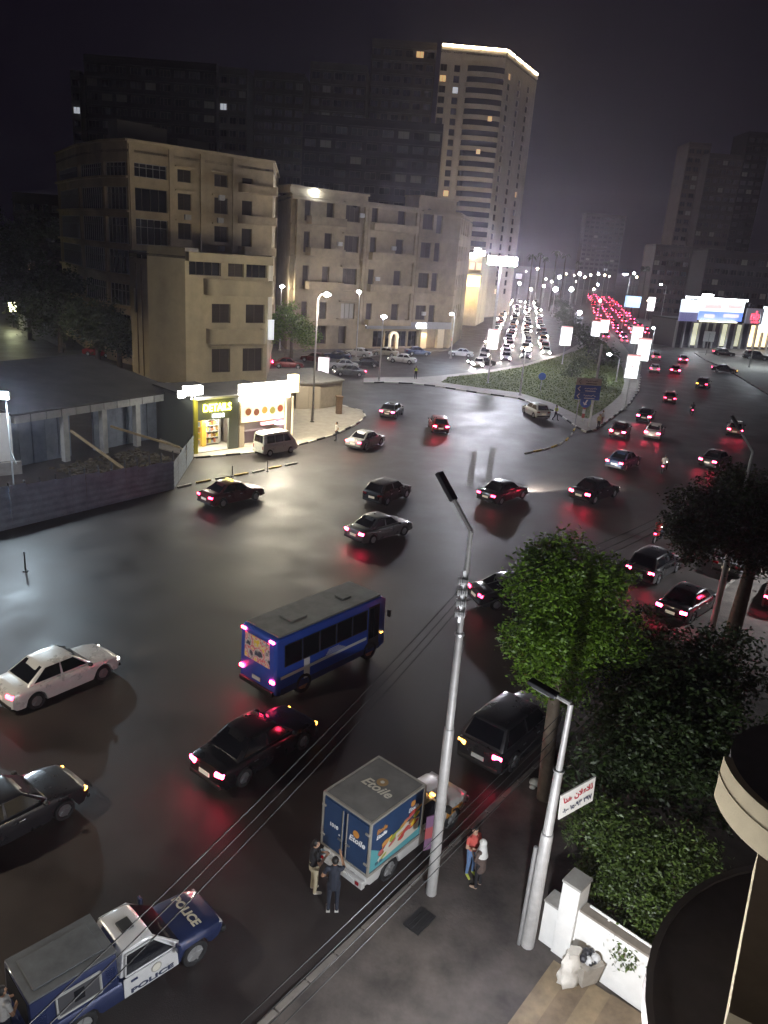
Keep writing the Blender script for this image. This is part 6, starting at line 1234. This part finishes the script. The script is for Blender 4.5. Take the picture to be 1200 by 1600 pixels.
# ------------------------------------------------------------------ people
SK = mat('skin', (.36, .20, .12), .6); SK2 = mat('skin_light', (.45, .27, .18), .6); HR = mat('hair_black', (.012, .010, .009), .6); LIP = mat('lips', (.22, .07, .06), .6)
def person(p, ang, label, top, legs, shoes, pose='stand', h=1.72, z=0.0, skin=SK, hair=HR, scarf=None, sleeve='short', fine=True, vest=None, hair_part='hair', lean=0.0, cat='person'):
    J = {}; V_ = lambda *a: Vector(a)
    J['pel'], J['chest'], J['neck'], J['head'] = V_(0, 0, .95), V_(.01, 0, 1.32), V_(.0, 0, 1.47), V_(.03, 0, 1.60)
    for s, k in ((1, 'l'), (-1, 'r')):
        J['sh'+k] = V_(0, s*.185, 1.40); J['hip'+k] = V_(0, s*.09, .92); J['kn'+k] = V_(.03, s*.105, .50); J['an'+k] = V_(0, s*.11, .085); J['toe'+k] = V_(.17, s*.125, .035)
        J['el'+k] = V_(-.03, s*.26, 1.12); J['wr'+k] = V_(.06, s*.27, .88)
    if pose in ('phone', 'hold'):
        for s, k in ((1, 'l'), (-1, 'r')): J['el'+k] = V_(.05, s*.25, 1.12); J['wr'+k] = V_(.28, s*.08, 1.18)
    if pose == 'reach': J['elr'] = V_(.2, -.24, 1.25); J['wrr'] = V_(.42, -.16, 1.42); J['ell'] = V_(.02, .30, 1.14); J['wrl'] = V_(.20, .22, .98)
    if pose == 'hip': J['ell'] = V_(-.12, .36, 1.18); J['wrl'] = V_(.02, .20, 1.0); J['elr'] = V_(-.12, -.36, 1.18); J['wrr'] = V_(.02, -.20, 1.0)
    if pose == 'walk':
        J['knl'] = V_(.2, .10, .52); J['anl'] = V_(.24, .11, .10); J['toel'] = V_(.40, .12, .05); J['knr'] = V_(-.06, -.10, .50); J['anr'] = V_(-.28, -.11, .14); J['toer'] = V_(-.13, -.12, .05); J['wrl'] = V_(-.1, .27, .9); J['wrr'] = V_(.2, -.27, .95); J['elr'] = V_(.03, -.26, 1.13)
    if pose == 'ride':
        for s, k in ((1, 'l'), (-1, 'r')): J['kn'+k] = V_(.42, s*.2, .82); J['an'+k] = V_(.25, s*.2, .40); J['toe'+k] = V_(.42, s*.21, .36); J['el'+k] = V_(.28, s*.28, 1.15); J['wr'+k] = V_(.55, s*.3, 1.05)
    if lean:
        Rm = Matrix.Rotation(lean, 3, 'Y'); pv = J['pel']
        for k in J:
            if k[:2] in ('ch', 'ne', 'he', 'sh', 'el', 'wr'): J[k] = pv+Rm @ (J[k]-pv)
    sl = top if sleeve == 'long' else skin; tp = scarf if scarf else skin
    C = [('pel', 'chest', .135, .15, top), ('chest', 'neck', .145, .06, top), ('neck', 'head', .052, .055, tp)]
    for k in 'lr':
        C += [('chest', 'sh'+k, .10, .065, top), ('pel', 'hip'+k, .12, .095, legs), ('sh'+k, 'el'+k, .058, .045, top), ('el'+k, 'wr'+k, .043, .030, sl), ('hip'+k, 'kn'+k, .092, .064, legs), ('kn'+k, 'an'+k, .062, .046, legs), ('an'+k, 'toe'+k, .048, .036, shoes)]
    prims = [(J[a], J[b], ra, rb, m) for a, b, ra, rb, m in C]
    if not scarf and pose != 'ride': prims.append((J['pel']-V_(0, 0, .10), J['pel']+V_(0, 0, .12), .15, .15, legs)); prims.append((J['pel']+V_(0, 0, .03), J['chest'], .152, .155, top))
    else: prims.append((J['pel']-V_(0, 0, .22), J['chest'], .175, .15, top))
    hd = J['head']; prims += [(hd+V_(0, 0, -.03), hd+V_(-.015, 0, .045), .078, .092, tp), (hd+V_(.03, 0, -.075), hd+V_(.035, 0, -.03), .045, .06, skin), (hd+V_(.085, 0, -.01), hd+V_(.10, 0, -.03), .010, .016, skin)]
    for s in (1, -1): prims.append((hd+V_(-.01, s*.088, .0), hd+V_(-.01, s*.092, .03), .014, .016, tp))
    for k, s in (('l', 1), ('r', -1)):
        w_ = J['wr'+k]; d = (w_-J['el'+k]).normalized(); side = d.cross(V_(0, 0, 1)); side = side.normalized() if side.length > .2 else V_(1, 0, 0)*s
        pm = w_+d*.085; prims.append((w_, pm, .030, .036, skin)); prims.append((w_+d*.03, w_+d*.075+side*.05, .012, .010, skin))
        if fine:
            up = side.cross(d)
            for i, L in enumerate((.070, .082, .077, .060)):
                a = pm+side*(.03-.02*i)*.9; kn = a+d*L*.55-up*.008; prims += [(a, kn, .0095, .0092, skin), (kn, kn+d*L*.4-up*.03, .0092, .008, skin)]
        else: prims.append((pm, pm+d*.07, .03, .02, skin))
    mb = MB()
    for a, b, ra, rb, m in prims:
        n = 10 if max(ra, rb) > .02 else 6; d = b-a
        if d.length > 1e-4: mb.tube([a, b], [ra, rb], n)
        mb.sphere(a, ra*1.0, n, 6); mb.sphere(b, rb*1.0, n, 6)
    me = mb.mesh('body_raw', [SK]); ob = bpy.data.objects.new('body_raw', me); COL.objects.link(ob)
    md = ob.modifiers.new('r', 'REMESH'); md.mode = 'VOXEL'; md.voxel_size = .011 if fine else .024; sm = ob.modifiers.new('s', 'SMOOTH'); sm.iterations = 2; sm.factor = .4
    dg = bpy.context.evaluated_depsgraph_get(); m2 = bpy.data.meshes.new_from_object(ob.evaluated_get(dg)); bpy.data.objects.remove(ob); bpy.data.meshes.remove(me)
    n = len(m2.polygons); c = np.zeros(n*3); m2.polygons.foreach_get('center', c); c = c.reshape(-1, 3); best = np.full(n, 1e9); idx = np.zeros(n, int); ml = []
    for a, b, ra, rb, m in prims:
        if m not in ml: ml.append(m)
        a_, d_ = np.array(a), np.array(b-a); L2 = max(d_@d_, 1e-9); tt = np.clip(((c-a_)@d_)/L2, 0, 1); ds = np.linalg.norm(c-(a_+tt[:, None]*d_), axis=1)-(ra+(rb-ra)*tt); w_ = ds < best-.0005; best[w_] = ds[w_]; idx[w_] = ml.index(m)
    if sleeve == 'short':
        for k in 'lr':
            a_, b_ = np.array(J['sh'+k]), np.array(J['el'+k]); tt = ((c-a_)@(b_-a_))/((b_-a_)@(b_-a_)); 
            w_ = (np.linalg.norm(c-(a_+np.clip(tt, 0, 1)[:, None]*(b_-a_)), axis=1) < .075) & (tt > .62) & (idx == ml.index(top)); idx[w_] = ml.index(skin)
    ml += [HR, LIP]; H_ = np.array(hd)
    for s in (1, -1): idx[np.linalg.norm(c-(H_+[.075, s*.033, .012]), axis=1) < .016] = len(ml)-2
    idx[np.linalg.norm((c-(H_+[.088, 0, -.062]))*[1, .55, 1.6], axis=1) < .014] = len(ml)-1
    m2.materials.clear(); [m2.materials.append(m) for m in ml]; m2.polygons.foreach_set('material_index', idx.astype(np.int32)); m2.polygons.foreach_set('use_smooth', [True]*n); m2.update(); m2.name = 'body'
    t = thing('person', label, cat, (p[0], p[1], z), ang); k = h/1.72; t.scale = (k, k, k); put('body', m2, t)
    hm = MB(); hc = hd+V_(-.022, 0, .035); n_u, n_v = 14, 8
    hm.sphere(hc, (.103, .092, .105) if not scarf else (.118, .108, .125), 14, 9)
    hv = []; 
    hmesh = hm.mesh('hair', [scarf or hair], smooth=True); bmh = bmesh.new(); bmh.from_mesh(hmesh)
    bmesh.ops.delete(bmh, geom=[v for v in bmh.verts if (v.co.x-hd.x > .035 and v.co.z-hd.z < .055) or (not scarf and v.co.z-hd.z < -.05)], context='VERTS'); bmh.to_mesh(hmesh); bmh.free(); put('hair' if not scarf else 'headscarf', hmesh, t)
    if scarf: part('shawl', scarf, t, lambda mb: mb.tube([hd+V_(-.03, 0, -.02), J['neck']+V_(0, 0, -.02), J['chest']+V_(.0, 0, -.12)], [.10, .13, .195], 14), smooth=60)
    if vest: part('vest', vest, t, lambda mb: mb.tube([J['pel']+V_(0, 0, .12), J['chest']+V_(0, 0, -.02), J['chest']+V_(0, 0, .11)], [.172, .178, .15], 14), smooth=60)
    return t, J
cl = lambda n, c: mat('cloth_'+n, c, .85, var=.12, scale=9)
BKC, NAVC, BEI, WHC, CORAL, DEN = cl('black', (.014, .013, .015)), cl('navy', (.018, .022, .035)), cl('beige', (.42, .36, .24)), cl('white', (.66, .65, .62)), cl('coral', (.52, .09, .07)), cl('denim', (.12, .20, .36))
SHW, SHY, SHB = cl('shoe_white', (.55, .52, .44)), cl('shoe_yellow', (.45, .50, .08)), cl('shoe_black', (.02, .02, .02))
to_truck = math.atan2(tu.y, tu.x)
pm_ = G(489, 1394); person(pm_, R_(25), 'man in a black shirt and beige trousers behind the cargo truck', BKC, BEI, SHW, 'phone', 1.74, skin=SK2)
pm_ = G(519, 1424); t_, J_ = person(pm_, R_(95), 'man in dark clothes with pale trainers reaching to the cargo truck doors', NAVC, NAVC, SHB, 'reach', 1.76)
part('shoe_stripe', WHC, t_, lambda mb: [mb.box(J_['an'+k]+Vector((.09, 0, -.07)), (.26, .10, .022)) for k in 'lr'])
for i, (p_, w2, c_, lb) in enumerate(((G(497, 1392), .30, 'paper', 'folded pale blue paper held between the two men'), )):
    tag(put('paper', MB().box((0, 0, 0), (.24, .18, .01)).mesh('paper', [mat('paper_blue', (.45, .60, .70), .7)]), None, (p_.x+.02, p_.y+.16, 1.16), .6), lb, 'paper')
pm_ = G(733, 1366, .14); person(pm_, R_(-60), 'person in a coral top and blue jeans on the near pavement', CORAL, DEN, SHY, 'hold', 1.62, .14, SK2)
pm_ = G(746, 1387, .14); person(pm_, R_(140), 'person in a white headscarf and dark clothes on the near pavement', cl('brown', (.10, .07, .06)), BKC, cl('shoe_tan', (.4, .28, .2)), 'hold', 1.60, .14, SK2, scarf=WHC, sleeve='long')
pm_ = G(12, 1640); person((pm_.x, pm_.y), R_(60), 'man in a white shirt standing at the open back of the police pickup', WHC, NAVC, SHB, 'hold', 1.75)
pm_ = G(525, 689); person(pm_, R_(190), 'pedestrian in a white shirt with hands on hips at the shop corner', WHC, NAVC, SHB, 'hip', 1.75, fine=False)
HV = cl('hivis', (.55, .62, .04))
pm_ = G(649, 592, .15); person(pm_, R_(-80), 'traffic officer in a yellow vest and black uniform at the island end', BKC, BKC, SHB, 'stand', 1.8, .15, fine=False, vest=HV)
pm_ = G(867, 657); person(pm_, R_(-30), 'worker in a yellow-green vest stepping off the island kerb', cl('grey', (.3, .28, .27)), BKC, SHB, 'walk', 1.75, 0, fine=False, vest=HV)
pm_ = G(934, 671); person(pm_, R_(-70), 'man in a tan shirt waiting at the island tip', cl('tan', (.36, .30, .16)), BKC, SHB, 'stand', 1.72, .0, fine=False)
pm_ = G(939, 666); person(pm_, R_(-50), 'person in a pale top waiting at the island tip', WHC, cl('rose', (.3, .12, .12)), SHB, 'stand', 1.65, .15, fine=False)
pm_ = G(704, 541); person(pm_, R_(-80), 'person in red standing between the bank pillars', cl('red', (.5, .05, .05)), BKC, SHB, 'stand', 1.7, .14, fine=False)
# driver of the police pickup
# ------------------------------------------------------------------ motorbikes
def motorbike(p, ang, label, col, rider_label, top, tail=True):
    t = thing('motorbike', label, 'motorbike', (p[0], p[1], 0), ang); ty, ri = wheel_mesh(.29, .10, CHROME)
    for x in (-.62, .64): w_ = put('wheel', ty, t, (x, 0, .29)); put('rim', ri, w_)
    part('frame', DARKM, t, lambda mb: mb.tube([(-.62, 0, .29), (-.2, 0, .45), (.25, 0, .45), (.42, 0, .80), (.64, 0, .29)], .035, 6).box((.02, 0, .42), (.36, .26, .26))); part('tank', mat('tank_'+col, COLS[col], .3, coat=.5), t, lambda mb: mb.sphere((.2, 0, .78), (.28, .15, .13), 10, 6), smooth=True); part('seat', BLK, t, lambda mb: mb.box((-.32, 0, .78), (.62, .24, .10)), bevel=.03); part('handlebar', DARKM, t, lambda mb: mb.tube([(.38, -.36, 1.0), (.46, 0, .95), (.38, .36, 1.0)], .02, 6)); part('headlight', HEAD['on'], t, lambda mb: mb.sphere((.56, 0, .86), .08, 8, 6)); part('tail_light', TAIL['on'] if tail else TAIL['off'], t, lambda mb: mb.box((-.68, 0, .70), (.06, .14, .08)))
    d = Vector((math.cos(ang), math.sin(ang), 0)); person((p[0]-d.x*.2, p[1]-d.y*.2), ang, rider_label, top, NAVC, SHB, 'ride', 1.72, -.12, fine=False, lean=.12)
motorbike(G(1080, 648), R_(75), 'small dark motorbike alone on the right carriageway', 'dark', 'rider in black on the lone motorbike', BKC)
motorbike(G(1036, 738), R_(60), 'dim motorbike between the two right-hand queues', 'dark', 'rider in a grey top on the dim motorbike', cl('grey', (.3, .28, .27)))
motorbike(G(1026, 846), R_(55), 'red delivery motorbike ahead of the black hatchback', 'red', 'rider in red on the delivery motorbike', cl('red', (.5, .05, .05)))
# ------------------------------------------------------------------ headlight beams that fall on the road in the photograph
for (x, y, a, pw) in ((785, 780, 48, 16000), (612, 650, 75, 400), (928, 778, 47, 700), (92, 1072, 54, 160), (1021, 682, 66, 300), (752, 572, 200, 500)):
    p = G(x, y); d = Vector((math.cos(R_(a)), math.sin(R_(a)), 0)); q = p+d*2.35+Z*.62; par = None
    for o in COL.objects:
        if o.get('category') == 'car' and (o.location-Vector((p.x, p.y, 0))).length < .05: par = o
    if par: spot(par, (2.4, 0, .64), pw, (1, .95, .85), 55, .9, .1, aim=(1, 0, -.16))
# ------------------------------------------------------------------ violet-tinted haze added to stand in for bloom around the lamps
if True:
    hz = MB().span((-900, -150, -1), (900, 1250, 125)).build('haze', [bpy.data.materials.new('bloom_haze')]); struct(hz, 'stuff'); tag(hz, 'thin haze added over the whole square to give the lamps a glow', 'haze'); m = hz.data.materials[0]; m.use_nodes = True; n_ = m.node_tree.nodes; n_.clear(); ou = n_.new('ShaderNodeOutputMaterial'); pv = n_.new('ShaderNodeVolumePrincipled'); pv.inputs['Color'].default_value = (.88, .82, 1, 1); pv.inputs['Density'].default_value = .00042; pv.inputs['Anisotropy'].default_value = .75; m.node_tree.links.new(pv.outputs[0], ou.inputs['Volume'])
